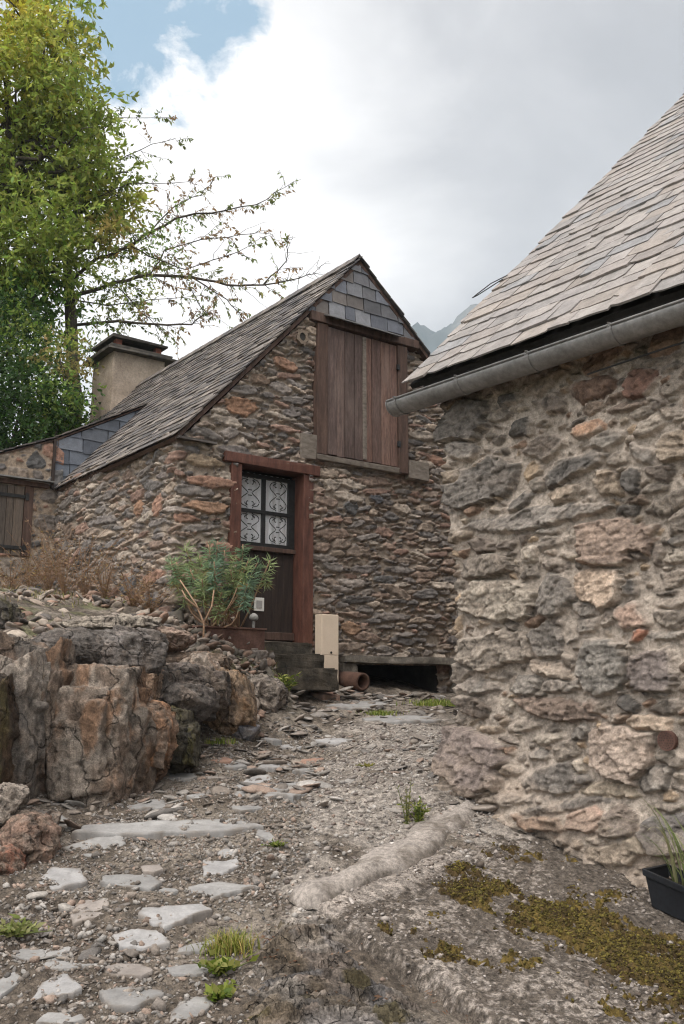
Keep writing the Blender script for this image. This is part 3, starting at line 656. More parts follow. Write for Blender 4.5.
for z_ in (1.78, 2.75):
    for s in ss_: V.append(hp(s, (.19 + .01 * math.sin(s * 70 + z_)), z_))
link('curtain', np_mesh('curtain', V, grid_faces(2, n)), M_curtain, door)
b = MB(); b.box(fb, D0 - .05, D1 + .05, .30, .34, .5, 2.83); b.build('door_recess', M_void, house)
M_white = noise_mat('white_plastic', [rgb(205, 202, 196), rgb(222, 220, 214)], 9, rough=.45, bstr=.05, fc=.04)
M_grey = noise_mat('grey_plastic', [rgb(150, 148, 146), rgb(166, 164, 160)], 9, rough=.5, bstr=.05, fc=.06)
b = MB(); b.box(fb, 1.30, 1.45, .162, .174, .98, 1.15); vp = b.build('vent_plate', M_white, door, .004)

b = MB(); b.box(fb, 1.333, 1.417, .156, .161, 1.018, 1.112); b.build('grey_square', M_grey, door)

# hayloft shutter
b = MB(); b.box(fb, 2.10, 2.272, -.075, .06, 3.10, 4.948, None, .004); hf = b.build('hayloft_frame', M_brown, house, .008)
b = MB(); b.box(fb, 3.535, 3.71, -.075, .06, 3.04, 4.948, None, .004); b.build('post', M_brown, hf, .008)
b = MB(); b.box(fb, 1.98, 3.93, -.085, .06, 4.952, 5.10, None, .005); b.build('beam', M_brown, hf, .008)
def planks(mb, s0, s1, z0, z1, t0, t1, n, rng, ju=.01):
    e = np.linspace(s0, s1, n + 1); e[1:-1] += rng.uniform(-.025, .025, n - 1)
    for i in range(n): mb.box(fb, e[i] + .003, e[i + 1] - .003, t0 + rng.uniform(-.004, .004), t1, z0 + rng.uniform(-ju, ju), z1)
def plank_mat(name, base, var):
    m, nt_, bs = new_mat(name); a = N(nt_, 'ShaderNodeAttribute', attribute_name='Col')
    n1 = tex(nt_, 8, 8, .7, (4, 4, .35)); n2 = tex(nt_, 45, 6, .7, (3, 3, .25)); n3 = tex(nt_, 2.5, 5, .6, (2, 2, .6))
    c = mixc(nt_, 1, a.outputs['Color'], ramp(nt_, n1.outputs['Fac'], [(.3, (.55,) * 3), (.7, (1.5,) * 3)]), 'MULTIPLY')
    c = mixc(nt_, 1, c, ramp(nt_, n2.outputs['Fac'], [(.35, (.6,) * 3), (.65, (1.3,) * 3)]), 'MULTIPLY')
    c = mixc(nt_, ramp(nt_, n3.outputs['Fac'], [(.5, (0,) * 3), (.75, (.5,) * 3)]), c, var)
    lk(nt_, c, bs.inputs['Base Color']); bs.inputs['Roughness'].default_value = .82; bump(nt_, bs, n2.outputs['Fac'], .5, .004); return m
M_plank = plank_mat('red_brown_planks', None, rgb(128, 112, 104))
def plank_obj(name, s0, s1, z0, z1, t0, t1, n, cols, parent, mat, frm=fb):
    b_ = MB(); e = np.linspace(s0, s1, n + 1); e[1:-1] += rs.uniform(-.02, .02, n - 1)
    for i in range(n): b_.box(frm, e[i] + .003, e[i + 1] - .003, t0 + rs.uniform(-.005, .005), t1, z0 + rs.uniform(-.008, .008), z1, tuple(np.array(cols[i % len(cols)]) * rs.uniform(.85, 1.15)))
    return b_.build(name, mat, parent, .004)
hc = [rgb(90, 75, 70), rgb(96, 80, 74), rgb(86, 71, 66), rgb(106, 82, 73), rgb(96, 76, 69), rgb(112, 88, 78)]
leaf1 = plank_obj('hayloft_shutter', 2.275, 2.90, 3.115, 4.93, -.05, -.01, 4, hc[:3], house, M_plank)
leaf2 = plank_obj('hayloft_shutter', 2.905, 3.53, 3.115, 4.93, -.05, -.01, 4, hc[3:], house, M_plank)
b = MB(); b.box(fb, 2.885, 2.945, -.072, -.052, 3.13, 4.92); b.build('cover_batten', M_greywood, leaf1, .003)
for z_ in (3.45, 4.05, 4.6):
    b = MB(); b.box(fb, 3.51, 3.56, -.088, -.06, z_ - .04, z_ + .04); b.build('hinge', M_iron, leaf2)
b = MB(); b.prism([hp(2.2, -.06, 5.09), hp(2.2, -.21, 5.03), hp(2.2, -.21, 5.015), hp(2.2, -.06, 5.07)], hu * 1.33); b.build('drip_strip', M_zinc, hf)
b = MB(); b.box(fb, 2.10, 3.58, -.07, .03, 3.025, 3.098, None, .006); sill = b.build('sill', M_greywood, house, .008)
b = MB(); b.box(fb, 1.86, 2.092, -.065, .03, 3.0, 3.34, None, .008); b.build('board_end', M_greywood, sill, .006)
b = MB(); b.box(fb, 3.72, 4.12, -.065, .03, 2.98, 3.26, None, .008); b.build('board_end', M_greywood, sill, .006)
b = MB(); b.tube([hp(1.86, -.045, 4.68), hp(1.86, .03, 4.68)], .06, 14); vb = b.build('putlog_hole', M_void, house)
b = MB()
for i in range(14):
    a = 2 * math.pi * i / 14; a2 = a + .44; f = lambda r_, q, t_: hp(1.86 + r_ * math.cos(q), t_, 4.68 + r_ * 1.15 * math.sin(q))
    b.prism([f(.05, a, -.06), f(.085 + .012 * (i % 3), a, -.06), f(.085 + .012 * (i % 2), a2, -.06), f(.05, a2, -.06)], hv * .08)
b.build('stone_ring', noise_mat('pale_stone', [rgb(112, 98, 86), rgb(134, 120, 106)], 14), vb)
# annex shutter
M_shut = plank_mat('dark_grey_brown_planks', None, rgb(92, 84, 78))
fa = lambda s, t_, z: hp(s, AT + t_, z)
b = MB(); b.box(fa, -.46, -.335, -.05, .08, 1.93, 2.985, None, .003); af = b.build('annex_window_frame', M_brown, house, .006)
b = MB(); b.box(fa, -1.26, -1.13, -.05, .08, 1.93, 2.985, None, .003); b.build('post', M_brown, af, .006)
b = MB(); b.box(fa, -1.36, -.12, -.07, .08, 2.99, 3.06, None, .003); b.build('beam', M_brown, af, .006)
b = MB(); b.prism([hp(-1.4, AT - .05, 3.10), hp(-1.4, AT - .17, 3.085), hp(-1.4, AT - .17, 3.065), hp(-1.4, AT - .05, 3.065)], hu * 1.34); b.build('zinc_flashing', M_zinc, af)
ash = plank_obj('annex_shutter', -1.125, -.465, 1.94, 2.97, -.03, .01, 5, [rgb(84, 74, 66), rgb(98, 86, 76), rgb(74, 66, 60)], house, M_shut, fa)
for z_ in (2.05, 2.82):
    b = MB(); b.box(fa, -.9, -.43, -.05, -.036, z_ - .025, z_ + .025); b.box(fa, -.455, -.405, -.066, -.03, z_ - .05, z_ + .05); b.build('strap_hinge', M_iron, ash)
b = MB(); b.box(fa, -1.3, -.3, .1, .14, 1.9, 3.0); b.build('annex_recess', M_void, house)

# low opening under the facade
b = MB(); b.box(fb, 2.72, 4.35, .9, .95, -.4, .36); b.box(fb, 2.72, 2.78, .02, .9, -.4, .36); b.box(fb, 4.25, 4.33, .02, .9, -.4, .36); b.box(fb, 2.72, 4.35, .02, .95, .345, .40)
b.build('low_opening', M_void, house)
#==PART3==
# ------------------------------------------------------------------ things at the door
M_step = noise_mat('mossy_step_stone', [rgb(34, 33, 28), rgb(66, 60, 52), rgb(96, 88, 78)], 5, rough=.95, fine=30, bstr=.8, bdist=.01)
steps = thing('stone_steps', 'three dark mossy stone steps leading up to the red framed door', 'steps', hp(1.6, -.3, .1))
def slab(name, s0, s1, t0, t1, z0, z1, m, parent, seed):
    """a rough-hewn block: subdivided box pushed about by noise"""
    bm = bmesh.new(); bmesh.ops.create_cube(bm, size=1); bmesh.ops.bevel(bm, geom=bm.edges[:], offset=.06, segments=2, affect='EDGES')
    bmesh.ops.subdivide_edges(bm, edges=bm.edges[:], cuts=5, use_grid_fill=True)
    for v_ in bm.verts:
        s, t_, z = s0 + (v_.co.x + .5) * (s1 - s0), t0 + (v_.co.y + .5) * (t1 - t0), z0 + (v_.co.z + .5) * (z1 - z0)
        s += .012 * float(fbm(t_ * 6, z * 6, seed, oct=3)); t_ += .016 * float(fbm(s * 5, z * 7, seed + 3, oct=3)); z += .012 * float(fbm(s * 5, t_ * 5, seed + 5, oct=3))
        v_.co = hp(s, t_, z)
    bmesh.ops.recalc_face_normals(bm, faces=bm.faces[:])
    me = bpy.data.meshes.new(name); bm.to_mesh(me); bm.free(); return link(name, me, m, parent)
slab('step', .98, 1.88, -.30, -.01, .42, .575, M_step, steps, 1)
slab('step', .88, 1.90, -.56, -.02, .25, .425, M_step, steps, 2)
slab('step', 1.13, 1.92, -.82, -.05, -.02, .255, M_step, steps, 3)
# plinth of rubble carrying the planter
plinth = thing('rubble_plinth', 'low dry stone plinth carrying the rusty planter beside the steps', 'low wall', hp(.6, -.5, .2))
rp = np.random.RandomState(8)
pk = Packer(-.1, 1.7, -.2, .5, .012); pk.fill(200, (.1, .2), (.05, .09), (0, .1), .12, rp); pk.fill(800, (.04, .09), (.025, .045), (0, .2), .15, rp)
S = np.arange(-.15, 1.14, .016); Z = np.arange(-.15, .47, .016)
H, col, SS, ZZ = masonry(S, Z, pk.st, [rgb(112, 104, 98), rgb(126, 110, 98), rgb(98, 92, 88), rgb(134, 114, 98)], rgb(88, 78, 68), rp, relief=(.02, .05), bevel=.02)
P3 = HC0 + hu * SS[..., None] + hv * (-.56 - H)[..., None] + UP * ZZ[..., None]
link('plinth_face', np_mesh('plinth_face', P3.reshape(-1, 3), grid_faces(len(Z), len(S)), col.reshape(-1, 3)), M_wall, plinth)
slab('plinth_top', -.14, 1.0, -.56, -.06, .0, .462, M_wallplain, plinth, 7)
# planter
M_rust = noise_mat('rusty_sheet_metal', [rgb(60, 42, 36), rgb(86, 62, 54), rgb(108, 82, 72), rgb(96, 70, 58)], 4, rough=.85, fine=40, bstr=.3)
M_soil = noise_mat('potting_soil', [(.02, .015, .01), (.05, .04, .03)], 20, rough=1, bstr=1, bdist=.02)
pl = thing('planter', 'rust brown metal trough planter on a stone plinth left of the door', 'planter', hp(.6, -.4, .36))
b = MB()
b.box(fb, .14, 1.02, -.535, -.52, .36, .69); b.box(fb, .14, 1.02, -.16, -.145, .36, .69); b.box(fb, .14, .155, -.519, -.161, .36, .69); b.box(fb, 1.005, 1.02, -.519, -.161, .36, .69); b.box(fb, .156, 1.004, -.519, -.161, .36, .38)
b.build('trough', M_rust, pl, .004)
b = MB()
for a0, a1, b0, b1 in ((.12, 1.04, -.555, -.50), (.12, 1.04, -.18, -.125), (.12, .165, -.499, -.181), (.995, 1.04, -.499, -.181)): b.box(fb, a0, a1, b0, b1, .692, .712)
b.build('rim', M_rust, pl, .004)
b = MB(); b.box(fb, .158, 1.002, -.517, -.163, .385, .665); b.build('soil', M_soil, pl)
# cabinet
M_beige = noise_mat('cream_painted_metal', [rgb(206, 188, 168), rgb(218, 200, 180)], 3, rough=.5, bstr=.03, fine=30, fc=.04)
cab = thing('utility_cabinet', 'narrow cream utility cabinet standing against the stone wall right of the steps', 'cabinet', hp(2.25, -.15, .05))
b = MB(); b.box(fb, 2.085, 2.355, -.20, -.06, .0, .955); b.build('body', M_beige, cab, .006)
b = MB(); b.box(fb, 2.09, 2.35, -.212, -.202, .44, .95); b.build('upper_door', M_beige, cab, .004)
b = MB(); b.box(fb, 2.09, 2.35, -.212, -.202, .01, .434); b.build('lower_door', M_beige, cab, .004)
b = MB(); b.tube([hp(2.23, -.222, .47), hp(2.23, -.21, .47)], .014, 10); b.build('lock', M_iron, cab)
# slab bench over the opening
M_bench = noise_mat('lichen_stone_slab', [rgb(70, 66, 60), rgb(110, 104, 96), rgb(150, 142, 132)], 4, rough=.95, fine=30, bstr=.8, bdist=.01)
bench = thing('stone_slab', 'long thin stone slab ledge over the dark opening at the foot of the house wall', 'slab', hp(3.5, -.2, .34))
slab('slab', 2.50, 4.75, -.20, .10, .345, .44, M_bench, bench, 11)
slab('support', 4.5, 4.85, -.16, .02, -.15, .342, M_bench, bench, 12)
slab('support', 2.48, 2.72, -.14, .02, -.15, .342, M_bench, bench, 13)
M_clay = noise_mat('terracotta', [rgb(66, 47, 40), rgb(86, 64, 54), rgb(76, 58, 50)], 6, rough=.9)
b = MB(); p0, p1 = hp(2.50, -.06, .13), hp(2.52, -.50, .10); ax = (p1 - p0) / np.linalg.norm(p1 - p0); sd_ = np.cross(ax, UP); up_ = np.cross(sd_, ax)
n = 22; vs = []
for p, r_ in ((p0, .115), (p1, .115), (p1, .085), (p0, .085)):
    for i in range(n): a = 2 * math.pi * i / n; vs.append(p + r_ * (sd_ * math.cos(a) + up_ * math.sin(a)))
b.add(vs, [(k_ * n + i, k_ * n + (i + 1) % n, ((k_ + 1) % 4) * n + (i + 1) % n, ((k_ + 1) % 4) * n + i) for k_ in range(4) for i in range(n)])
tag(b.build('clay_pipe', M_clay, None, 0, True), 'short terracotta pipe lying in front of the low opening', 'pipe')
# little lamp on a stake in the planter
gl = thing('garden_light', 'small pale garden light on a stake at the right end of the rusty planter', 'lamp', hp(.93, -.42, .67))
b = MB(); b.tube([hp(.93, -.42, .62), hp(.935, -.42, .80)], [.012, .02], 8); b.build('stake', M_grey, gl)
b = MB(); pts = [hp(.935, -.42, .80 + .012 * i) for i in range(9)]; b.tube(pts, [.02, .04, .052, .055, .055, .05, .045, .03, .012], 12); b.build('globe', M_grey, gl, 0, True)

# ------------------------------------------------------------------ barn on the right
barn = thing('stone_barn', 'near stone barn on the right with big mortared rubble, pinkish slate roof and zinc gutter', 'barn', bp(3, 2, -1))
def wz(px, py): P = on_plane(px, py, BW0, bm_); return -np.dot(P - BW0, bw), P[2]
rngB = np.random.RandomState(12)
dk, gy_, gb_, tan, pale, rst, brn, blk, slt = rgb(108, 100, 92), rgb(130, 121, 111), rgb(136, 123, 109), rgb(164, 144, 122), rgb(156, 143, 127), rgb(134, 112, 96), rgb(118, 104, 92), rgb(88, 82, 76), rgb(122, 113, 104)
ST = [(95, 110, 120, 100, 30, dk), (80, 185, 70, 50, 0, dk), (140, 275, 190, 105, 20, dk), (280, 375, 380, 52, 9, slt), (370, 235, 190, 62, 15, blk), (300, 180, 120, 70, 20, brn), (420, 130, 92, 52, 22, rgb(160, 120, 90)), (480, 160, 88, 55, 10, gy_),
      (470, 280, 84, 68, 0, tan), (350, 305, 96, 52, 5, tan), (540, 268, 50, 60, 0, blk), (622, 248, 76, 42, -5, brn), (660, 185, 90, 80, 0, tan), (632, 330, 150, 48, 20, gb_), (515, 353, 66, 34, 8, dk), (235, 325, 70, 50, 30, dk), (480, 430, 230, 112, 0, rst),
      (435, 552, 118, 112, 0, rgb(184, 158, 134)), (530, 555, 42, 48, 0, blk), (140, 500, 135, 74, 5, gb_), (165, 590, 200, 112, 4, pale), (325, 575, 110, 100, 35, slt), (298, 700, 112, 78, 0, slt), (540, 640, 98, 74, 0, rgb(172, 140, 120)), (412, 613, 64, 42, 0, gy_),
      (418, 662, 72, 54, 0, gy_), (460, 765, 118, 150, 0, rgb(132, 125, 116)), (595, 780, 130, 112, -10, rgb(104, 92, 86)), (160, 732, 184, 100, 3, gb_), (310, 776, 120, 52, -5, rgb(146, 130, 114)), (352, 822, 120, 42, 5, gy_), (330, 888, 232, 60, -4, rst), (538, 872, 64, 44, -10, blk),
      (592, 925, 124, 56, 0, rgb(166, 144, 122)), (515, 1000, 158, 150, 0, rgb(160, 140, 124)), (636, 595, 96, 30, 4, gb_), (640, 636, 96, 56, 0, gb_), (640, 690, 130, 28, 4, gy_), (656, 428, 70, 34, 10, blk), (650, 474, 80, 44, 5, pale), (640, 533, 86, 46, 5, gb_),
      (120, 822, 112, 38, 0, gy_), (105, 875, 76, 62, 0, brn), (155, 938, 84, 26, 0, tan), (245, 928, 100, 32, 5, gb_), (300, 968, 96, 26, 0, pale), (395, 950, 66, 42, 20, gy_), (200, 880, 42, 30, 0, pale), (235, 130, 60, 50, 0, blk), (130, 445, 80, 34, 0, brn), (200, 442, 60, 30, 10, brn),
      (545, 470, 40, 60, 70, brn), (600, 470, 30, 60, 0, brn), (470, 640, 34, 50, 0, brn), (360, 750, 44, 40, 0, gb_), (240, 820, 90, 40, 5, gy_), (330, 655, 50, 24, -10, brn), (555, 690, 60, 40, 40, rgb(160, 100, 70)), (430, 880, 60, 40, 0, rst), (255, 425, 24, 30, 0, brn), (320, 405, 80, 26, 12, gy_), (270, 470, 60, 44, 0, pale), (330, 500, 70, 26, 5, brn),
      (600, 125, 90, 50, 15, gb_), (560, 90, 70, 40, 20, gb_), (520, 70, 90, 34, 15, rgb(140, 120, 104)), (600, 65, 60, 40, 0, brn), (640, 95, 60, 40, 0, gb_), (440, 20, 120, 60, 10, rgb(120, 90, 70)), (560, 10, 80, 80, 0, rgb(110, 74, 56)), (640, 20, 80, 40, 10, gb_), (575, 200, 80, 40, -30, slt), (500, 215, 60, 40, 10, gb_), (210, 45, 60, 40, 0, blk), (320, 60, 60, 70, 0, brn)]
ST2 = [(112, 110, 165, 150, -20, rgb(126, 110, 102)), (335, 158, 140, 86, -4, dk), (600, 165, 110, 56, 28, gy_), (292, 92, 66, 30, 0, gy_), (360, 85, 70, 40, 0, gb_), (212, 216, 160, 26, 2, slt), (375, 225, 200, 30, 8, slt), (520, 275, 96, 80, 10, brn), (645, 318, 124, 100, 10, rgb(104, 98, 94)), (68, 205, 70, 50, 10, gy_), (425, 270, 100, 70, 0, rgb(150, 118, 100)), (395, 120, 36, 40, 0, pale), (470, 330, 60, 26, 0, pale), (640, 240, 130, 26, 0, gb_), (470, 390, 70, 30, -30, pale), (640, 100, 80, 60, 0, gb_)]
pk = Packer(-3.2, 6.4, -2.1, 2.5, .014, .80)
for (x, y, w_, h_, an, c_), oy in [(q, 380) for q in ST] + [(q, 720) for q in ST2]:
    px, py = 430 + x / 2.693, oy + y / 2.693; a = math.radians(an); hw = w_ / 2.693 / 2; hh_ = h_ / 2.693 / 2
    A1, A2 = wz(px + hw * math.cos(a), py - hw * math.sin(a)), wz(px - hw * math.cos(a), py + hw * math.sin(a)); B1, B2 = wz(px, py - hh_), wz(px, py + hh_); Cc = wz(px, py)
    da = math.hypot(A1[0] - A2[0], A1[1] - A2[1]) / 2; db = math.hypot(B1[0] - B2[0], B1[1] - B2[1]) / 2; an2 = math.atan2(A1[1] - A2[1], A1[0] - A2[0])
    pk.put(Cc[0], Cc[1], da * 1.2, db * 1.24, an2, np.array(c_) * .75 + .25 * np.mean(c_) * np.array([1.1, 1, .9]) + .025, None, h=min(.085, .026 + .28 * min(da, db)) * (1.25 if Cc[0] < .35 else 1))
r_ = pk.mask(1.74, -.29, .10, .10, 0); pk.occ[r_[0]] |= r_[1]
pk.fill(900, (.10, .26), (.05, .11), (.05, .16), .10, rngB); pk.fill(2600, (.06, .14), (.025, .055), (.05, .2), .12, rngB); pk.fill(4200, (.03, .07), (.016, .034), (0, .35), .12, rngB)
S = np.r_[np.arange(-3.0, -.30, .05), np.arange(-.30, 2.75, .0085), np.arange(2.75, 6.2, .03)]; Z = np.r_[np.arange(-2.05, -1.45, .03), np.arange(-1.45, 2.42, .0085)]
mort = rgb(168, 156, 144)
H, col, SS, ZZ = masonry(S, Z, pk.st, [gb_, gy_, tan, brn, pale, rst, dk, slt], mort, rngB, relief=(.022, .05), bevel=.022, warp=.03, mort_amp=.010, tight=.8, strata=.4, smear=-.06, gap=.0, crag=.011, rustk=.12)
zb = -.70 - .235 * np.clip(SS, 0, 9)
low = 1 - sstep(-.05, .55, ZZ - zb)
bulge = .11 * low ** 1.5 + .04 * fbm(SS * 1.3, ZZ * 1.3, oct=3, seed=77) + .05 * low * fbm(SS * 3.5, ZZ * 4, oct=4, seed=78)
sand = np.array(rgb(160, 144, 129)) * (1 + .25 * fbm(SS * 8, ZZ * 8, oct=4, seed=79))[..., None]
k = (sstep(.1, .6, low + .5 * fbm(SS * 4, ZZ * 5, oct=4, seed=80) - .25) * .55 * (low > 0))[..., None]; col = col * (1 - k) + sand * k
t = np.clip((SS - .02) / .10, -1, 1); ang = (t + 1) * math.pi / 4
nrm = bw * np.cos(ang)[..., None] - bm_ * np.sin(ang)[..., None]
base = np.where((SS < 0)[..., None], BW0 + bm_ * (-SS)[..., None], BW0 - bw * SS[..., None])
P3 = base + nrm * (H * 1.0 + bulge - .035)[..., None] + UP * ZZ[..., None]
P3 = P3 + (SS >= 0)[..., None] * bm_ * .0
cS = (SS[:-1, :-1] + SS[1:, 1:]) / 2; cZ = (ZZ[:-1, :-1] + ZZ[1:, 1:]) / 2
keep = np.hypot(cS - 1.74, (cZ + .29)) > .052
V, Q, K_ = compact(P3.reshape(-1, 3), grid_faces(len(Z), len(S), keep), col.reshape(-1, 3))
M_barn = attr_mat('mortared_rubble', 28, 140, .66, 1.36, .93, 1, .007, sharp=.16)
link('wall', np_mesh('wall', V, Q, K_), M_barn, barn)
b = MB()
b.prism([bp(.05, .02, 2.3), bp(.05, 10.4, 2.3), bp(.05, 5.2, 7.3)], -bw * .25); b.prism([bp(-.02, 2.95, -1.6), bp(-.02, 10.4, -1.6), bp(-.02, 10.4, 2.3), bp(-.02, 2.95, 2.3)], -bw * .3)
b.prism([bp(6.15, .02, -2.2), bp(6.15, 10.4, -2.2), bp(6.15, 10.4, 2.3), bp(6.15, 5.2, 7.3), bp(6.15, .02, 2.3)], -bw * .25)
b.prism([bp(.3, 10.1, -2.2), bp(6.1, 10.1, -2.2), bp(6.1, 10.1, 2.3), bp(.3, 10.1, 2.3)], bm_ * .25)
b.build('gable_wall', M_wallplain, barn)
b = MB(); b.prism([bp(.2, .0, 2.43), bp(6.1, .0, 2.43), bp(6.1, .4, 2.43), bp(.2, .4, 2.43)], UP * .04); b.build('wall_plate', M_brown, barn)
upB = (bm_ + UP * .98); LB = np.linalg.norm(upB); upB /= LB; nB_ = np.cross(-bw, upB); nB_ = nB_ if nB_[2] > 0 else -nB_
eo = bp(0, -.165, 2.345); rsb0 = np.random.RandomState(1)
pk_ = [np.array(q) * np.array([.95, .99, 1.0]) * rsb0.uniform(.94, 1.06) for q in [rgb(142, 133, 129), rgb(138, 130, 126), rgb(146, 137, 132), rgb(134, 127, 124), rgb(140, 130, 125), rgb(148, 139, 134), rgb(134, 130, 130), rgb(140, 132, 129), rgb(142, 131, 124)]]
b = MB(); rsb = np.random.RandomState(15)
slates(b, eo, -bw, upB, nB_, -.27, 6.6, 0, 5.3 * LB, .19, (.15, .38), .012, pk_, rsb, ragged=.018, tone=.12, lift=.85, gapw=.008, cov=2.2)
M_slate_pink = attr_mat('pinkish_grey_slate', 9, 60, .74, 1.26, .75, .55, .005)
b.build('roof', M_slate_pink, barn)
b = MB(); b.prism([eo - nB_ * .02 + bw * .24 + upB * .03, eo - nB_ * .02 - bw * 6.5 + upB * .03, eo - nB_ * .02 - bw * 6.5 + upB * 5.3 * LB, eo - nB_ * .02 + bw * .24 + upB * 5.3 * LB], -nB_ * .04)
b.prism([bp(-.24, 5.15, 7.5), bp(6.5, 5.15, 7.5), bp(6.5, 10.7, 2.0), bp(-.24, 10.7, 2.0)], -UP * .06)
M_fascia = noise_mat('tarred_board', [rgb(30, 28, 26), rgb(48, 44, 40)], 6, rough=.9)
b.build('roof_boarding', M_fascia, barn)
b = MB(); b.box(lambda a, q, z: bp(a, q, z), -.12, 6.4, -.10, -.075, 2.15, 2.355); b.build('eaves_board', M_fascia, barn)
gm_, gr = -.172, .098; gz = 2.215
b = MB(); s0, s1 = -.36, 6.5; n = 16; vs = []
for s in (s0, s1):
    for r_ in (gr, gr - .004):
        for i in range(n + 1): a = math.pi * i / n; vs.append(bp(s, gm_ - r_ * math.cos(a), gz - r_ * math.sin(a)))
m = n + 1
fc = [(i, i + 1, 2 * m + i + 1, 2 * m + i) for i in range(n)] + [(m + i, 3 * m + i, 3 * m + i + 1, m + i + 1) for i in range(n)] + [(0, 2 * m, 3 * m, m), (n, m + n, 3 * m + n, 2 * m + n)]
b.add(vs, fc); b.tube([bp(s0, gm_ - gr, gz + .006), bp(s1, gm_ - gr, gz + .006)], .009, 10)
gut = b.build('gutter', M_zinc, barn, 0, True)
b = MB(); vs = [bp(s0 - .002, gm_ - (gr + .003) * math.cos(math.pi * i / n), gz - (gr + .003) * math.sin(math.pi * i / n)) for i in range(n + 1)]; b.prism(vs, bw * .012); b.build('end_cap', M_zinc, gut)
for s in (-.27, .38, 1.03, 1.68, 2.33, 2.98, 3.63, 4.28, 4.93, 5.58):
    b = MB(); vs = []
    for q in (s - .014, s + .014):
        for r_ in (gr + .006, gr + .002):
            for i in range(n + 1): a = math.pi * i / n; vs.append(bp(q, gm_ - r_ * math.cos(a), gz - r_ * math.sin(a)))
    b.add(vs, fc + [(i, m + i, m + i + 1, i + 1) for i in range(n)] + [(2 * m + i, 2 * m + i + 1, 3 * m + i + 1, 3 * m + i) for i in range(n)])
    b.tube([bp(s, gm_ - gr - .006, gz + .0), bp(s, gm_ - gr - .012, gz + .018), bp(s, gm_ - gr + .01, gz + .02)], .007, 6)
    b.box(lambda a, q, z: bp(a, q, z), s - .012, s + .012, gm_ + gr + .002, -.102, gz - .01, gz - .004)
    b.build('bracket', M_zinc, gut)
b = MB(); b.tube([bp(1.38, -.09, 2.02), bp(2.0, -.10, 2.035), bp(3.0, -.09, 2.02), bp(6.0, -.09, 2.03)], .006, 6); b.build('cable', M_iron, barn)
# loop of wire sticking out of the verge
E0 = eo + bw * .2 + upB * 1.75
b = MB(); b.tube([E0 + nB_ * .05 - upB * .0, E0 + bw * .14 - upB * .08 + nB_ * .06, E0 + bw * .25 - upB * .22 + nB_ * .05, E0 + bw * .26 - upB * .25 + nB_ * .05, E0 + bw * .21 - upB * .24 + nB_ * .05, E0 + bw * .02 - upB * .06 + nB_ * .05], .005, 5)
b.build('wire_loop', M_iron, barn)
# round cast vent
vc = bp(1.74, -.005, -.29); b = MB(); n = 24
b.tube([vc - bm_ * .012, vc + bm_ * .02], .058, n); vg = b.build('vent_grille', M_rust, barn)
b = MB()
for r_ in (.016, .03, .044):
    for i in range(int(r_ * 420)):
        a = 2 * math.pi * i / int(r_ * 420); p = vc - bm_ * .0125 + (-bw) * r_ * math.cos(a) + UP * r_ * math.sin(a); b.tube([p, p - bm_ * .002], .0036, 6)
b.build('vent_holes', M_void, vg)

# ------------------------------------------------------------------ concrete apron with rolled edge, and its moss
apn = np.array([.0885, -.2255, 1.0]); apP = np.array([0, 0, -2.247])
def ap(px, py): return on_plane(px, py, apP, apn)
A_, Bc = ap(478, 806), ap(302, 905)
Em = ap(385, 872)
edge2 = [Bc, ap(330, 928), ap(370, 950), ap(410, 972), ap(440, 992), ap(480, 1030), np.array([.75, 3.3, 0]), np.array([1.1, 2.4, 0])]
wallside = [A_, bp(.35, 0, 0), bp(.9, 0, 0), bp(1.5, 0, 0), bp(2.2, 0, 0), bp(3.0, 0, 0), bp(3.8, 0, 0), bp(5.0, 0, 0)]
def poly(pts, f):
    p = np.array([q[:2] for q in pts]); l = np.r_[0, np.cumsum(np.hypot(*np.diff(p, axis=0).T))]; x = np.asarray(f) * l[-1]
    return np.stack([np.interp(x, l, p[:, 0]), np.interp(x, l, p[:, 1])], -1)
nt_, nq = 470, 230
tt = np.linspace(-.05, 1, nt_); qq = np.linspace(0, 1, nq)
def apron_xy(T, Qd):
    Lp = poly(edge2, np.clip(T, 0, 1)); Rp = poly(wallside, np.clip(T, 0, 1))
    return Lp, Rp
Lp, Rp = apron_xy(tt, None)
sag = np.sin(np.pi * qq)[None, :, None] * (np.exp(-np.clip(tt, 0, 1) / .25))[:, None, None] * np.array([.10, -.16])[None, None, :]
XY = Lp[:, None] * (1 - qq[None, :, None]) + Rp[:, None] * qq[None, :, None] + sag
dirn = np.array([A_[1] - Bc[1], -(A_[0] - Bc[0])]); dirn = -dirn / np.hypot(*dirn)
XY = XY + dirn[None, None] * np.clip(-tt, 0, 1)[:, None, None] * 2.4
AX, AY = XY[..., 0], XY[..., 1]
lenT = np.concatenate([[0], np.cumsum(np.hypot(*np.diff(XY[:, nq // 2], axis=0).T))]); zero = np.interp(0, tt, lenT); u_ = (lenT - zero)[:, None] * np.ones((1, nq))
AZp = apron_z(AX, AY)
curb = 0 * u_
edge_d = (np.hypot(AX - Lp[:, None, 0], AY - Lp[:, None, 1])) + .05 * fbm(AX * 5, AY * 5, oct=4, seed=44)
AZz = AZp + curb + .014 * fbm(AX * 3, AY * 3, oct=3, seed=45) + (.010 * fbm(AX * 14, AY * 14, oct=3, seed=46) + .004 * fbm(AX * 34, AY * 34, oct=2, seed=47)) * (1 - .75 * np.exp(-((u_ - .05) / .11) ** 4))
AZz = AZz - .17 * (1 - sstep(.0, .11, edge_d)) - sstep(0, -.06, u_) * .13
nzq = fbm(AX * 5, AY * 5, oct=5, seed=48, gain=.65)
cb = np.array(rgb(142, 133, 125))[None, None] * (1 + .30 * nzq + .14 * fbm(AX * 40, AY * 40, oct=2, seed=49))[..., None]
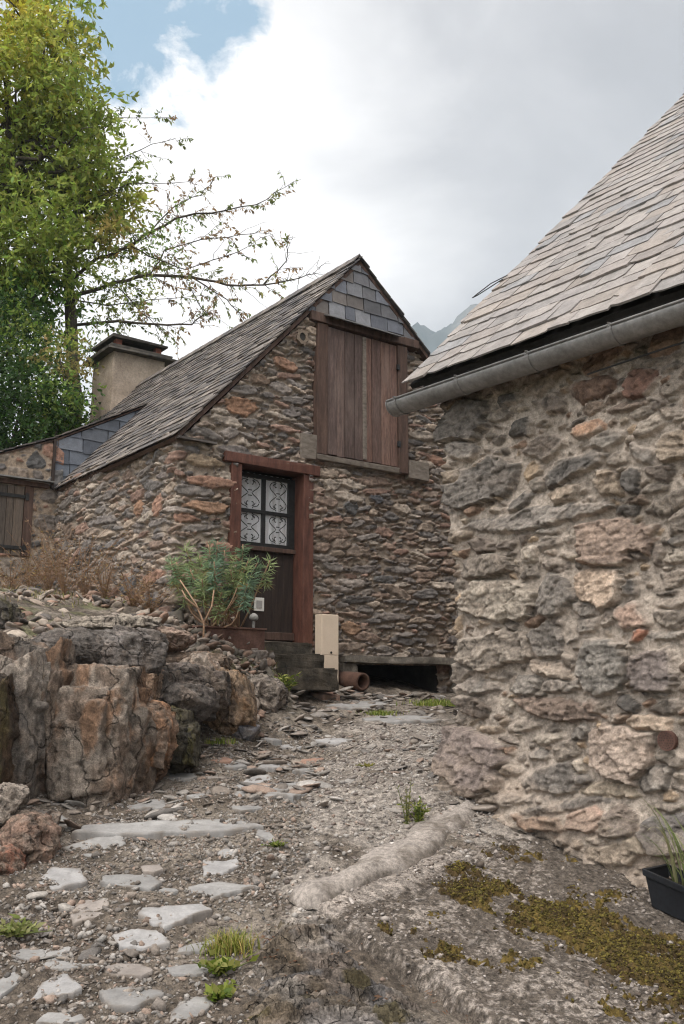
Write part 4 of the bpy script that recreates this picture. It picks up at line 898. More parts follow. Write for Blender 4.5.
dirt_shade = np.array(rgb(76, 68, 60)); k = sstep(-.14, .14, .42 * fbm(AX * 4.5, AY * 4.5, oct=5, seed=50, gain=.7) + .75 * fbm(AX * 34, AY * 34, AZz * 40, oct=4, seed=57, gain=.75) - 1.1 * np.exp(-((u_ - .06) / .10) ** 2) + .12 + .30 * sstep(.1, 1.0, qq[None, :] + 0 * u_) + .8 * (1 - sstep(.02, .09, edge_d)) * sstep(.05, .25, u_))[..., None] * .85  # dirt tone, increased towards the wall to paint the shade there into the colour
cb = cb * (1 - k) + dirt_shade * k
k = (np.exp(-((u_ - .055) / .075) ** 4) * (.75 + .3 * fbm(AX * 12, AY * 12, AZz * 12, oct=3, seed=58)))[..., None].clip(0, 1); 
k = (np.exp(-((u_ - .22) / .06) ** 2) * sstep(-.4, .3, fbm(AX * 8, AY * 8, oct=3, seed=59)) * .7)[..., None]; cb = cb * (1 - k) + dirt_shade * .75 * k
M_conc = attr_mat('rough_concrete', 38, 150, .55, 1.5, .95, 1, .008, sharp=.11)
tag(link('concrete_apron', np_mesh('concrete_apron', np.stack([AX, AY, AZz], -1).reshape(-1, 3), grid_faces(nt_, nq), cb.reshape(-1, 3)), M_conc), kind='structure')
# moss: an uneven cushion that rises out of the concrete
pA, pB = ap(415, 868)[:2], ap(690, 975)[:2]; dl = (pB - pA) / np.hypot(*(pB - pA)); rx, ry = AX - pA[0], AY - pA[1]
along = rx * dl[0] + ry * dl[1]; across = rx * -dl[1] + ry * dl[0]; Lm = np.hypot(*(pB - pA))
band = np.exp(-(across / .26) ** 2) * sstep(-.15, .15, along) + .75 * np.exp(-((across - .0) / .30) ** 2) * sstep(.9, 1.5, along)
ml = .95 * band + 1.0 * fbm(AX * 4.5, AY * 4.5, oct=5, seed=52, gain=.66) + .5 * np.exp(-(edge_d / .07) ** 2) * sstep(.3, .6, u_) - 1.2 * (1 - sstep(.11, .15, edge_d)) + .55 * fbm(AX * 30, AY * 30, oct=4, seed=55, gain=.7) - .62 - (1 - sstep(.13, .24, u_)) * .8
MZm = AZz + np.clip(ml, -.12, .35) * .06 + .006 * fbm(AX * 70, AY * 70, oct=2, seed=53) * (ml > 0)
kk = sstep(-.4, .4, fbm(AX * 7, AY * 7, oct=3, seed=54))[..., None]
mc = np.array(rgb(74, 60, 36)) * (1 - kk) + np.array(rgb(100, 84, 44)) * kk; mc = mc * (1 + .5 * fbm(AX * 60, AY * 60, oct=2, seed=56))[..., None]
keep = (ml[:-1, :-1] > -.06) | (ml[1:, 1:] > -.06)
V, Q, K_ = compact(np.stack([AX, AY, MZm], -1).reshape(-1, 3), grid_faces(nt_, nq, keep), mc.reshape(-1, 3))
M_moss = attr_mat('moss_cushion', 40, 220, .55, 1.5, 1, 1, .008)
tag(link('moss', np_mesh('moss', V, Q, K_), M_moss), kind='stuff')

# rolled kerb of pale concrete between the strip and the apron
kp = np.array([ap(*q)[:2] for q in [(297, 899), (318, 895), (345, 885), (385, 867), (425, 843), (452, 823), (474, 805), (486, 796)]]); kl = np.r_[0, np.cumsum(np.hypot(*np.diff(kp, axis=0).T))]
nk, npf = 190, 34; kf = np.linspace(0, kl[-1], nk); kc = np.stack([np.interp(kf, kl, kp[:, i]) for i in (0, 1)], -1)
for _ in range(12): kc[1:-1] = .5 * kc[1:-1] + .25 * (kc[2:] + kc[:-2])
tg = np.gradient(kc, axis=0); tg /= np.hypot(*tg.T)[:, None]; nk_ = np.stack([tg[:, 1], -tg[:, 0]], -1)       # towards the apron
pa_ = np.linspace(0, math.pi, npf); wk = .098 * (1 + .30 * fbm(kf * 2.2, 0.5, oct=3, seed=2)); endt = np.clip(np.minimum(kf / .10, (kl[-1] - kf) / .05), .0, 1) ** .5
po_ = np.linspace(-1, 1, npf); oo_ = np.where(po_ < 0, po_ * 2.6, po_)
offs = oo_[None] * (wk * endt)[:, None]; KX = kc[:, None, 0] + nk_[:, None, 0] * offs; KY = kc[:, None, 1] + nk_[:, None, 1] * offs
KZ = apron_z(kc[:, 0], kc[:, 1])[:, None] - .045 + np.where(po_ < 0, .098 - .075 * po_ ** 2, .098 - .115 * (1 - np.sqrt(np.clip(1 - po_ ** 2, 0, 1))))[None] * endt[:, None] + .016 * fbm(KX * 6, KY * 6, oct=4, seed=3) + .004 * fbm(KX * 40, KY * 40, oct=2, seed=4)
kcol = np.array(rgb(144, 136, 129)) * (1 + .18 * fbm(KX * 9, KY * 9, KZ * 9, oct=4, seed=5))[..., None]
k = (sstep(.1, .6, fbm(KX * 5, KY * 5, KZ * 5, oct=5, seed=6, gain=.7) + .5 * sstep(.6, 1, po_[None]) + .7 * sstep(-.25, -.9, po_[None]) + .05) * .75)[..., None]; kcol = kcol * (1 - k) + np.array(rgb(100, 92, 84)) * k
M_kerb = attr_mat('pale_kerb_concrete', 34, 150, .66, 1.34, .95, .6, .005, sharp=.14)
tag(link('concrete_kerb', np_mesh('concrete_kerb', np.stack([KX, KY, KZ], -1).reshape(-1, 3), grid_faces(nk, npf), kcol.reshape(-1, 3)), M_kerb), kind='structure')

# ------------------------------------------------------------------ bedrock ledge at the bottom, layered schist
bx = np.arange(-.75, 1.3, .0105); by = np.arange(2.7, 5.25, .0105); X, Y = np.meshgrid(bx, by)
pE = np.array([gpt(*q)[:2] for q in [(238, 925), (268, 912), (300, 903), (335, 930), (400, 965), (470, 1020)]])
left = np.interp(Y, [2.7, 3.6, 4.2, 4.7, 5.0, 5.2], [-.30, -.36, -.42, -.42, -.30, -.2]) + .06 * fbm(X * 4, Y * 4, oct=4, seed=61)
right = np.interp(Y, [2.7, 3.3, 4.0, 4.5, 4.9, 5.2], [1.1, .80, .48, .12, -.12, -.25])
msk = np.minimum(X - left, right + .12 - X) ; msk = np.minimum(msk, 5.0 - Y + .05 * fbm(X * 3, Y * 3, oct=3, seed=62))
an = math.radians(32); la = X * math.cos(an) + Y * math.sin(an); lc = -X * math.sin(an) + Y * math.cos(an)
lw = lc + .05 * fbm(la * 2, lc * 4, oct=3, seed=63)
saw = lambda v_: 1 - (v_ - np.floor(v_))
blk_ = _h(np.floor(la * 5 + 2 * _h(np.floor(lw * 9).astype(np.int64), np.int64(3), np.int64(1), 4)).astype(np.int64), np.floor(lw * 9).astype(np.int64), np.int64(0), 9)
Hb = .034 * saw(lw * 9) + .012 * saw(lw * 27 + 2 * blk_) + .018 * blk_ + .02 * fbm(la * 5, lc * 12, oct=4, seed=64) + .004 * fbm(la * 25, lc * 40, oct=3, seed=65)
Zb = ground(X, Y) - .035 + Hb + np.clip(msk, -.25, .12) * .45
cbk = np.array([rgb(118, 112, 108), rgb(98, 94, 92), rgb(132, 124, 116), rgb(108, 98, 90)])[(blk_ * 3.99).astype(int)] 
k = sstep(.1, .55, fbm(X * 3.5, Y * 3.5, oct=4, seed=67))[..., None] * .75; cbk = cbk * (1 - k) + np.array(rgb(92, 80, 64)) * k
k = sstep(.25, .5, fbm(X * 5, Y * 5, oct=4, seed=68) + .35 * np.exp(-((X - right) / .1) ** 2))[..., None] * .8; cbk = cbk * (1 - k) + np.array(rgb(72, 64, 36)) * k
pv_, p1_, p2_, po_ = voro(la * 5 + .4 * fbm(la * 6, lc * 6, oct=3, seed=69), lw * 15, 0.0, seed=70, full=True); jn = 1 - sstep(.0, .10, p2_ - p1_)
Zb = Zb + .035 * (pv_ - .5) + .03 * (((pv_ * 41.7) % 1) - .5) * po_[1] - .022 * jn
cbk = cbk * (.72 + .6 * pv_)[..., None] * (1 - .6 * jn)[..., None]
keep = msk[:-1, :-1] > -.2
V, Q, K_ = compact(np.stack([X, Y, Zb], -1).reshape(-1, 3), grid_faces(len(by), len(bx), keep), cbk.reshape(-1, 3))
M_ledge = attr_mat('layered_schist', 18, 90, .5, 1.5, .9, 1, .012, sharp=.14, cracks=7)
M_rock = attr_mat('schist_rock', 16, 110, .68, 1.34, .88, .8, .007)
M_crag = attr_mat('fractured_schist', 20, 110, .5, 1.5, .9, 1, .012, sharp=.15, cracks=2.6)
tag(link('bedrock_ledge', np_mesh('bedrock_ledge', V, Q, K_, smooth=False), M_ledge), 'flat layered grey bedrock below the broken edge of the mossy concrete', 'rock')
#==PART4==
# ------------------------------------------------------------------ rocks
def gfull(x, y):
    x = np.asarray(x, float); y = np.asarray(y, float)
    i = np.clip(np.searchsorted(gx, x) - 1, 0, len(gx) - 2); j = np.clip(np.searchsorted(gy, y) - 1, 0, len(gy) - 2)
    fx = (x - gx[i]) / (gx[i + 1] - gx[i]); fy = (y - gy[j]) / (gy[j + 1] - gy[j])
    return GZ[j, i] * (1 - fx) * (1 - fy) + GZ[j, i + 1] * fx * (1 - fy) + GZ[j + 1, i] * (1 - fx) * fy + GZ[j + 1, i + 1] * fx * fy
_ico = {}
def ico(sub):
    if sub not in _ico:
        bm = bmesh.new(); bmesh.ops.create_icosphere(bm, subdivisions=sub, radius=1); bm.verts.index_update()
        _ico[sub] = (np.array([v_.co[:] for v_ in bm.verts]), np.array([[v_.index for v_ in f.verts] for f in bm.faces])); bm.free()
    return _ico[sub]
def rock_shape(seed, size, sub=5, nplanes=12, boxy=0.0, rough=.06, strata=(0, 0, 1), rotz=0, tilt=(0, 0)):
    """several sharp-edged convex blocks grown together, seen from one inner point, with thin joints and a grainy skin"""
    rg = np.random.RandomState(seed); D, Fc = ico(sub); D = D / np.linalg.norm(D, axis=1)[:, None]
    r = np.zeros(len(D)); pid = np.zeros(len(D), int); np_ = 7 if sub > 4 else 3
    sx_ = np.array(size) / max(size)
    for k_ in range(np_):
        n_ = 9; nn = rg.randn(n_, 3); nn /= np.linalg.norm(nn, axis=1)[:, None]; dd = rg.uniform(.50, .86, n_)
        if boxy:
            ax = np.array([[1, 0, 0], [-1, 0, 0], [0, 1, 0], [0, -1, 0], [0, 0, 1], [0, 0, -1]]) + rg.randn(6, 3) * .12; ax /= np.linalg.norm(ax, axis=1)[:, None]
            nn = np.r_[nn * 1.0, ax]; dd = np.r_[dd * .45 + .60, rg.uniform(.52, boxy, 6)]
        c_ = rg.uniform(-.32, .32, 3) if k_ else np.zeros(3)
        den = D @ nn.T; num = np.maximum(dd + nn @ c_, .12)
        rk_ = np.where(den > .02, num[None] / np.maximum(den, .02), 9).min(1); rk_ = np.minimum(rk_, 1.25)
        m = rk_ > r; r = np.where(m, rk_, r); pid = np.where(m, k_, pid)
    sc = max(size); P = D * r[:, None] * np.array(size)[None]; u3 = P / sc + seed * 3.7
    s_ = P @ np.array(strata) / np.linalg.norm(strata) + .03 * sc * fbm(u3[:, 0] * 2, u3[:, 1] * 2, u3[:, 2] * 2, oct=2, seed=5)
    lay = vnoise(s_ * 24, 0.5, seed * 1.3, seed=3) + .6 * vnoise(s_ * 60, 2.5, seed, seed=8)
    w0, w1, w2, wo = voro(u3[:, 0] * 5, u3[:, 1] * 5, u3[:, 2] * 3.2, seed=seed % 67, full=True)
    tl = sum(((w0 * k_) % 1 - .5) * q_ for k_, q_ in zip((17.3, 41.7, 73.1), wo))
    f_ = np.abs(fbm(u3[:, 0] * 2.6, u3[:, 1] * 2.6, u3[:, 2] * .9, oct=3, seed=seed % 31)); crk = -(1 - sstep(0, .035, f_)) * .05 * sc
    dsp = rough * .35 * sc * fbm(u3[:, 0] * 3, u3[:, 1] * 3, u3[:, 2] * 3, oct=3, seed=seed % 97) + sc * (.10 * tl + .035 * (w0 - .5)) + .016 * sc * fbm(u3[:, 0] * 16, u3[:, 1] * 16, u3[:, 2] * 16, oct=4, seed=seed % 23, gain=.65)
    P = P + D * (dsp + .008 * lay + crk)[:, None]
    lay = lay + 1.4 * (rg.uniform(-.6, .6, np_))[pid] + .5 * (w0 - .5)
    cz, sz = math.cos(rotz), math.sin(rotz); Mz = np.array([[cz, -sz, 0], [sz, cz, 0], [0, 0, 1]])
    cx, sx = math.cos(tilt[0]), math.sin(tilt[0]); Mx = np.array([[1, 0, 0], [0, cx, -sx], [0, sx, cx]])
    cy, sy = math.cos(tilt[1]), math.sin(tilt[1]); My = np.array([[cy, 0, sy], [0, 1, 0], [-sy, 0, cy]])
    return P @ (Mz @ My @ Mx).T, Fc, u3, lay, crk
def rock(label, px, py, Y, wpx, hpx, dep, seed, cols, sub=6, boxy=.85, rough=.05, strata=(.1, .1, 1), rotz=0, tilt=(0, 0), name='rock', cat='rock', dz=0, rustk=.5):
    c = at(px, py, Y); sx, sz = wpx * Y / 961 / 2 * 1.12, hpx * Y / 961 / 2 * 1.12
    P, Fc, u3, lay, crk = rock_shape(seed, (sx, dep, sz), sub, 11, boxy, rough, strata, rotz, tilt)
    n1 = fbm(u3[:, 0] * 3.4, u3[:, 1] * 3.4, u3[:, 2] * 2, oct=5, seed=seed % 41, gain=.65); n2 = fbm(u3[:, 0] * 3.6 + 9, u3[:, 1] * 3.6, u3[:, 2] * 1.5, oct=5, seed=seed % 53, gain=.65)
    c0, c1, c2 = [np.array(q) for q in cols]
    k = sstep(-.5, .5, n1)[:, None]; col = c0 * (1 - k) + c1 * k; k = (sstep(-.05, .45, n2) * rustk * 1.25).clip(0, .85)[:, None]; col = col * (1 - k) + c2 * k
    col = col * (1 + .22 * lay + .25 * fbm(u3[:, 0] * 9, u3[:, 1] * 9, u3[:, 2] * 9, oct=3, seed=3))[:, None].clip(.3, 1.8)
    me = np_mesh(name, P + c + np.array([0, 0, dz]), Fc, np.clip(col, .005, .7), smooth=False)
    return tag(link(name, me, M_crag), label, cat)
rg_, rb_, ro_, rd_, rt_ = rgb(130, 120, 110), rgb(118, 103, 91), rgb(126, 98, 77), rgb(94, 88, 83), rgb(150, 134, 118)
moss_c = rgb(88, 82, 48)
GR = [(0, 0)]
rock('tall grey slab of the rock face at the left picture edge, streaked with pale lichen', 14, 732, 7.0, 62, 160, .42, 101, (rg_, rd_, ro_), boxy=.84, strata=(1, .2, .1), rustk=.35, rotz=.1)
rock('narrow upright rust streaked slab in the rock face between two wider slabs', 48, 730, 7.12, 40, 144, .40, 102, (rb_, rg_, ro_), boxy=.86, strata=(1, .1, .1), rustk=.7, tilt=(0, .05))
rock('broad rust and grey block with a flat top, the widest in the rock face', 92, 741, 7.25, 96, 136, .45, 103, (rg_, rb_, ro_), boxy=.88, strata=(1, .2, .2), rustk=.75, rotz=-.15)
rock('dark brown mossy block at the very left edge beside the path', 0, 748, 6.55, 22, 150, .25, 104, (rgb(78, 62, 48), rgb(60, 50, 42), moss_c), boxy=.85, rustk=.4)
rock('dark pointed boulder lying on top of the rock face', 72, 652, 7.75, 66, 34, .24, 105, (rd_, rgb(98, 92, 88), rb_), boxy=0, rough=.03, rustk=.15, dz=.0)
rock('grey angular boulder next to the pointed one on the rock face', 124, 656, 8.0, 78, 46, .34, 106, (rgb(112, 106, 102), rd_, rb_), boxy=.9, rough=.04, rustk=.2, rotz=.4)
rock('brown overhanging block under the grey boulder', 128, 684, 8.0, 60, 42, .34, 107, (rb_, rgb(142, 120, 100), ro_), rustk=.4)
rock('orange block with a broken top at the right foot of the rock face', 142, 740, 7.55, 52, 66, .30, 108, (rgb(138, 108, 86), rb_, rgb(140, 104, 78)), boxy=.85, rustk=.7, rotz=.3)
rock('dark mossy block behind the orange block', 176, 742, 7.95, 48, 54, .28, 109, (rgb(86, 80, 66), rgb(70, 66, 58), moss_c), rustk=.6)
rock('dark fractured rock in the middle of the outcrop', 168, 706, 8.3, 74, 50, .30, 110, (rd_, rgb(72, 66, 62), rb_), boxy=.0, rough=.09, rustk=.3, strata=(.3, .2, 1))
rock('flat topped dark ledge between the outcrop and the path', 186, 690, 8.6, 70, 46, .35, 111, (rgb(96, 86, 80), rd_, rt_), boxy=.86, rough=.06, rustk=.3)
rock('tan leaning slab with upright cracks near the right end of the outcrop', 226, 702, 9.0, 48, 62, .26, 112, (rgb(150, 128, 106), rb_, rgb(158, 120, 84)), boxy=.86, strata=(1, .2, -.4), tilt=(0, -.35), rustk=.4)
rock('sharp pale fin of rock leaning left above the tan slab', 206, 684, 9.1, 34, 56, .22, 113, (rgb(138, 124, 112), rg_, ro_), boxy=.8, strata=(1, .1, -.6), tilt=(0, -.5), rustk=.3)
rock('grey lumpy rock at the right end of the outcrop below the steps', 258, 698, 10.0, 44, 34, .34, 114, (rgb(112, 104, 98), rg_, rb_), boxy=0, rough=.09, rustk=.25)
rock('low brown rock capping the outcrop below the planter', 190, 662, 9.4, 60, 18, .34, 115, (rgb(136, 120, 106), rb_, ro_), boxy=.9, rough=.08, rustk=.3)
rock('pale flat slab of rock on the bank behind the pointed boulder', 120, 628, 9.2, 92, 16, .42, 116, (rgb(150, 140, 128), rg_, rt_), boxy=.9, rough=.05, rustk=.1)
rock('pinkish broken rock on the crest of the bank in front of the planter', 150, 640, 9.2, 62, 20, .3, 117, (rgb(150, 126, 114), rb_, rt_), boxy=0, rough=.08, rustk=.2)
rock('mossy green backed rock sloping down beside the planter plinth', 214, 672, 9.7, 36, 36, .3, 118, (rgb(112, 102, 86), rb_, moss_c), boxy=.85, tilt=(0, -.5), rustk=.6)
rock('brown rounded rock with a dark crack at the lower left edge of the path', 30, 846, 5.9, 46, 44, .20, 119, (rgb(132, 108, 94), rb_, rd_), boxy=0, rough=.06, rustk=.3)
rock('dark wedge of rock behind the brown rounded one at the lower left', 30, 826, 6.2, 52, 26, .18, 120, (rd_, rb_, rgb(110, 100, 90)), boxy=.85, rustk=.2)
rock('reddish flaky rock low at the left edge near the bottom of the picture', 4, 872, 5.6, 26, 34, .16, 121, (rgb(132, 94, 78), rb_, rgb(120, 80, 62)), boxy=0, rough=.08, rustk=.3)
rock('leaning grey stone slab at the left edge beneath the dark brown block', 6, 806, 6.2, 26, 40, .14, 122, (rg_, rgb(150, 140, 130), rb_), boxy=.8, tilt=(0, .6), rustk=.2)
rock('small grey stone at the foot of the outcrop beside the tan slab', 190, 738, 8.6, 22, 14, .10, 123, (rgb(130, 128, 128), rg_, rb_), sub=4, boxy=0, rustk=.1)
rock('small bluish stone lying next to the grey one on the path edge', 242, 732, 9.0, 36, 16, .14, 124, (rgb(116, 116, 122), rg_, rb_), sub=4, boxy=.9, rustk=.1)
rock('dark rock at the left edge of the bank top', 3, 622, 8.6, 26, 40, .3, 125, (rd_, rgb(70, 66, 60), moss_c), boxy=.85, rustk=.3)
rock('grey triangular stone wedged in the dark gap of the outcrop', 141, 698, 7.9, 20, 22, .12, 126, (rgb(118, 114, 112), rg_, rb_), sub=4, boxy=0, rustk=.1)

# loose stones and gravel: nobody could count them
def scatter(name, xs, ys, size, flat, pal, seed, sink=.3, zf=gfull, tilt=.25, sub=1):
    rg = np.random.RandomState(seed); n = len(xs); D, Fc = ico(sub); T = []
    for k_ in range(14):
        nn = rg.randn(8, 3); nn /= np.linalg.norm(nn, axis=1)[:, None]; dd = rg.uniform(.45, .95, 8); q = D @ nn.T
        r = np.minimum(np.where(q > .05, dd[None] / np.maximum(q, .05), 9).min(1), 1.15); T.append(D * r[:, None])
    T = np.array(T)[rg.randint(14, size=n)]                                   # n, v, 3
    sc = np.stack([size * rg.uniform(.8, 1.5, n), size * rg.uniform(.6, 1.0, n), size * rg.uniform(*flat, n)], -1)
    T = T * sc[:, None]
    a, tx, ty = rg.uniform(0, 6.28, n), rg.normal(0, tilt, n), rg.normal(0, tilt, n)
    ca, sa = np.cos(a)[:, None], np.sin(a)[:, None]; x = T[..., 0] * ca - T[..., 1] * sa; y = T[..., 0] * sa + T[..., 1] * ca; z = T[..., 2] + x * tx[:, None] + y * ty[:, None]
    z0 = zf(xs, ys) + sc[:, 2] * (1 - sink * 2)
    V = np.stack([x + xs[:, None], y + ys[:, None], z + z0[:, None] + .2 * y * 0], -1).reshape(-1, 3)
    nv = T.shape[1]; Q = (Fc[None] + (np.arange(n) * nv)[:, None, None]).reshape(-1, 3)
    cc = np.array(pal)[rg.randint(len(pal), size=n)] * rg.uniform(.7, 1.25, (n, 1)); cc = np.repeat(cc, nv, 0)
    me = np_mesh(name, V, Q, cc, smooth=False); return tag(link(name, me, M_rock), kind='stuff')
pal_g = [rgb(134, 128, 122), rgb(122, 115, 109), rgb(146, 140, 134), rgb(130, 120, 111), rgb(110, 105, 101), rgb(138, 128, 119), rgb(152, 147, 142), rgb(128, 118, 109), rgb(118, 110, 103), rgb(142, 124, 112)]
rk_ = np.random.RandomState(31)
def pick(n, fn, box):
    x = rk_.uniform(box[0], box[1], n); y = rk_.uniform(box[2], box[3], n); p = fn(x, y); k_ = rk_.rand(n) < p; return x[k_], y[k_]
def path_d(x, y):
    c = conc_mask(x, y); b_ = sstep(.25, .05, gfull(x, y) - np.where(y < 7, -2.07 + .19 * y, -.74 + .123 * (y - 7))) * (1 - .93 * sstep(-.42, -.30, x - .0) * (y < 5))
    return b_ * (1 - .86 * c) * (.35 + .65 * sstep(-.5, .4, fbm(x * 2, y * 2, oct=3, seed=71)))
x, y = pick(62000, path_d, (-2.4, 1.0, 3.4, 9.5)); scatter('gravel', x, y, np.exp(rk_.normal(-4.75, .42, len(x))), (.4, .9), pal_g, 41, sub=1, tilt=.3)
up_d = lambda x, y: path_d(x, y) * sstep(6.2, 7.3, y) * (.3 + .7 * sstep(-.2, .4, fbm(x * 1.5, y * 1.5, oct=2, seed=72)))
x, y = pick(7600, up_d, (-2.3, 1.3, 5.6, 12.2)); scatter('path_rubble', x, y, np.minimum(np.exp(rk_.normal(-3.2, .5, len(x))), .12), (.10, .32), pal_g, 42, tilt=.22, sub=2)
lw_d = lambda x, y: path_d(x, y) * sstep(.1, .5, fbm(x * 1.6, y * 1.6, oct=3, seed=75))
x, y = pick(900, lw_d, (-2.2, .2, 3.6, 7.2)); scatter('path_chippings', x, y, np.exp(rk_.normal(-3.75, .4, len(x))), (.2, .5), pal_g, 45, tilt=.2, sub=2)
bank_d = lambda x, y: sstep(.22, .4, gfull(x, y) - (-.74 + .123 * (y - 7))) * sstep(-.3, .4, fbm(x * 1.8, y * 1.8, oct=3, seed=73)) * ~((x > -1.9) & (y > 9.2))
x, y = pick(2200, bank_d, (-4, -.6, 7.5, 12.5)); scatter('bank_rubble', x, y, np.minimum(np.exp(rk_.normal(-3.0, .48, len(x))), .10), (.22, .55), [rgb(140, 126, 114), rgb(120, 110, 102), rgb(152, 140, 128), rgb(132, 108, 94), rgb(100, 94, 90)], 43, tilt=.35, sub=2)
x, y = pick(900, lambda x, y: .8 + 0 * x, (-1.95, -.75, 9.0, 11.2)); scatter('slope_rubble', x, y, np.minimum(np.exp(rk_.normal(-3.25, .5, len(x))), .12), (.3, .7), [rgb(124, 112, 102), rgb(108, 100, 94), rgb(136, 124, 114), rgb(118, 98, 86), rgb(94, 88, 80)], 46, tilt=.4, sub=2)
ct_d = lambda x, y: conc_mask(x, y) * .8
x, y = pick(5200, ct_d, (-.6, 1.0, 4.8, 10)); scatter('concrete_chippings', x, y, np.exp(rk_.normal(-4.5, .45, len(x))), (.4, .8), [rgb(160, 152, 144), rgb(136, 128, 122), rgb(170, 164, 158), rgb(120, 110, 104)], 44, sub=1)

# ------------------------------------------------------------------ flagstones of the path
M_flag = attr_mat('grey_flagstone', 12, 90, .8, 1.2, .82, .4, .003)
FL = [(170, 830, 160, 17, 0, 'long narrow grey slab laid right across the path', 0), (98, 846, 60, 20, -6, 'pointed grey flagstone just below the left end of the long slab', 0), (221, 860, 38, 26, 5, 'squarish light flagstone below the right end of the long slab', 1), (63, 879, 43, 22, 0, 'rounded pale flagstone at the left with nothing but gravel around it', 1),
      (131, 881, 62, 15, -3, 'thick grey flagstone with a raised front edge beside a small chip', 0), (168, 889, 18, 6, -12, 'tiny chip of slate touching the tip of a thick flagstone', 0), (220, 889, 64, 17, 4, 'grey flagstone with a split front edge on the right side of the path', 0), (92, 911, 36, 30, 0, 'tan pointed flagstone standing alone on the left', 2),
      (174, 917, 70, 24, 0, 'large pale flagstone with a pointed lower edge in mid path', 1), (65, 953, 54, 16, -4, 'grey flagstone overlapping the one beneath it at lower left', 0), (30, 955, 34, 13, -8, 'thin flagstone peeking out left of two overlapping ones', 0), (62, 967, 64, 12, 0, 'flagstone lying under an overlapping one at lower left', 0),
      (136, 945, 58, 18, 2, 'smooth light grey flagstone left of the grass tuft', 1), (198, 947, 42, 16, 12, 'flagstone half hidden by the grass tuft', 0), (125, 973, 50, 13, -4, 'brownish grey flagstone below the smooth light one', 2), (188, 973, 46, 14, 0, 'flat flagstone directly below the half hidden one', 0),
      (58, 992, 56, 22, -8, 'thick edged flagstone near the bottom left corner', 1), (134, 998, 62, 19, 6, 'grey flagstone at the bottom centre of the path', 0), (191, 1010, 38, 32, 20, 'narrow tilted flagstone at the bottom beside the bedrock', 0), (6, 986, 24, 24, 20, 'flagstone cut off by the left picture edge at the bottom', 0), (58, 1022, 50, 12, 0, 'flagstone cut off by the bottom picture edge', 0),
      (255, 785, 40, 15, 14, 'clean grey diamond shaped flagstone higher up the path', 1), (277, 764, 32, 15, 10, 'pitted grey flagstone above the diamond shaped one', 1), (300, 785, 46, 8, -2, 'thin light flagstone to the right of the diamond shaped one', 0), (306, 770, 30, 7, 2, 'small flagstone beside a reddish one', 0), (333, 743, 38, 7, 0, 'light flagstone below the flat landing', 1),
      (216, 778, 32, 10, 6, 'brownish flagstone left of the diamond shaped one', 2), (114, 802, 22, 7, 0, 'small orange flat stone on the upper left of the path', 3), (222, 761, 22, 9, 10, 'small pinkish tan flat stone in the upper path', 3), (266, 836, 20, 13, -15, 'small squarish stone right of the long slab', 0), (55, 822, 42, 10, -2, 'grey flagstone sticking out of the gravel left of the long slab', 0),
      (312, 760, 26, 9, 0, 'reddish flat stone on the upper right of the path', 3), (318, 690, 46, 12, -16, 'long orange stone laid as an edge below the steps', 3), (160, 803, 70, 7, 0, 'half buried flagstone above the long slab', 0), (262, 798, 60, 7, 3, 'half buried narrow flagstone below the diamond shaped one', 0), (150, 868, 22, 8, 0, 'small brown stone between the long slab and the thick flagstone', 2),
      (285, 797, 50, 8, -3, 'thin sliver of slate below the thin light flagstone', 0), (235, 767, 26, 7, 4, 'grey flagstone between the pinkish tan and the pitted one', 0), (125, 788, 34, 8, -4, 'flat grey slate near the foot of the orange block', 0), (176, 779, 40, 8, 3, 'flat grey slate left of the brownish flagstone', 0),
      (206, 799, 38, 8, 5, 'grey slate between the buried one and the diamond shaped one', 0), (268, 740, 30, 7, -6, 'slate lying in the rubble in front of the bluish stone', 0), (290, 748, 26, 6, 4, 'narrow slate between rubble and pitted flagstone', 1), (246, 812, 30, 8, -3, 'slate chip just above the right end of the long slab', 0),
      (355, 706, 60, 14, -10, 'broad concrete grey slab on the landing below the opening', 0), (405, 722, 70, 12, -6, 'wide flat slab of the landing beside the barn corner', 0)]
fcol = [rgb(132, 130, 128), rgb(146, 144, 143), rgb(138, 130, 124), rgb(150, 120, 105)]
rf = np.random.RandomState(77)
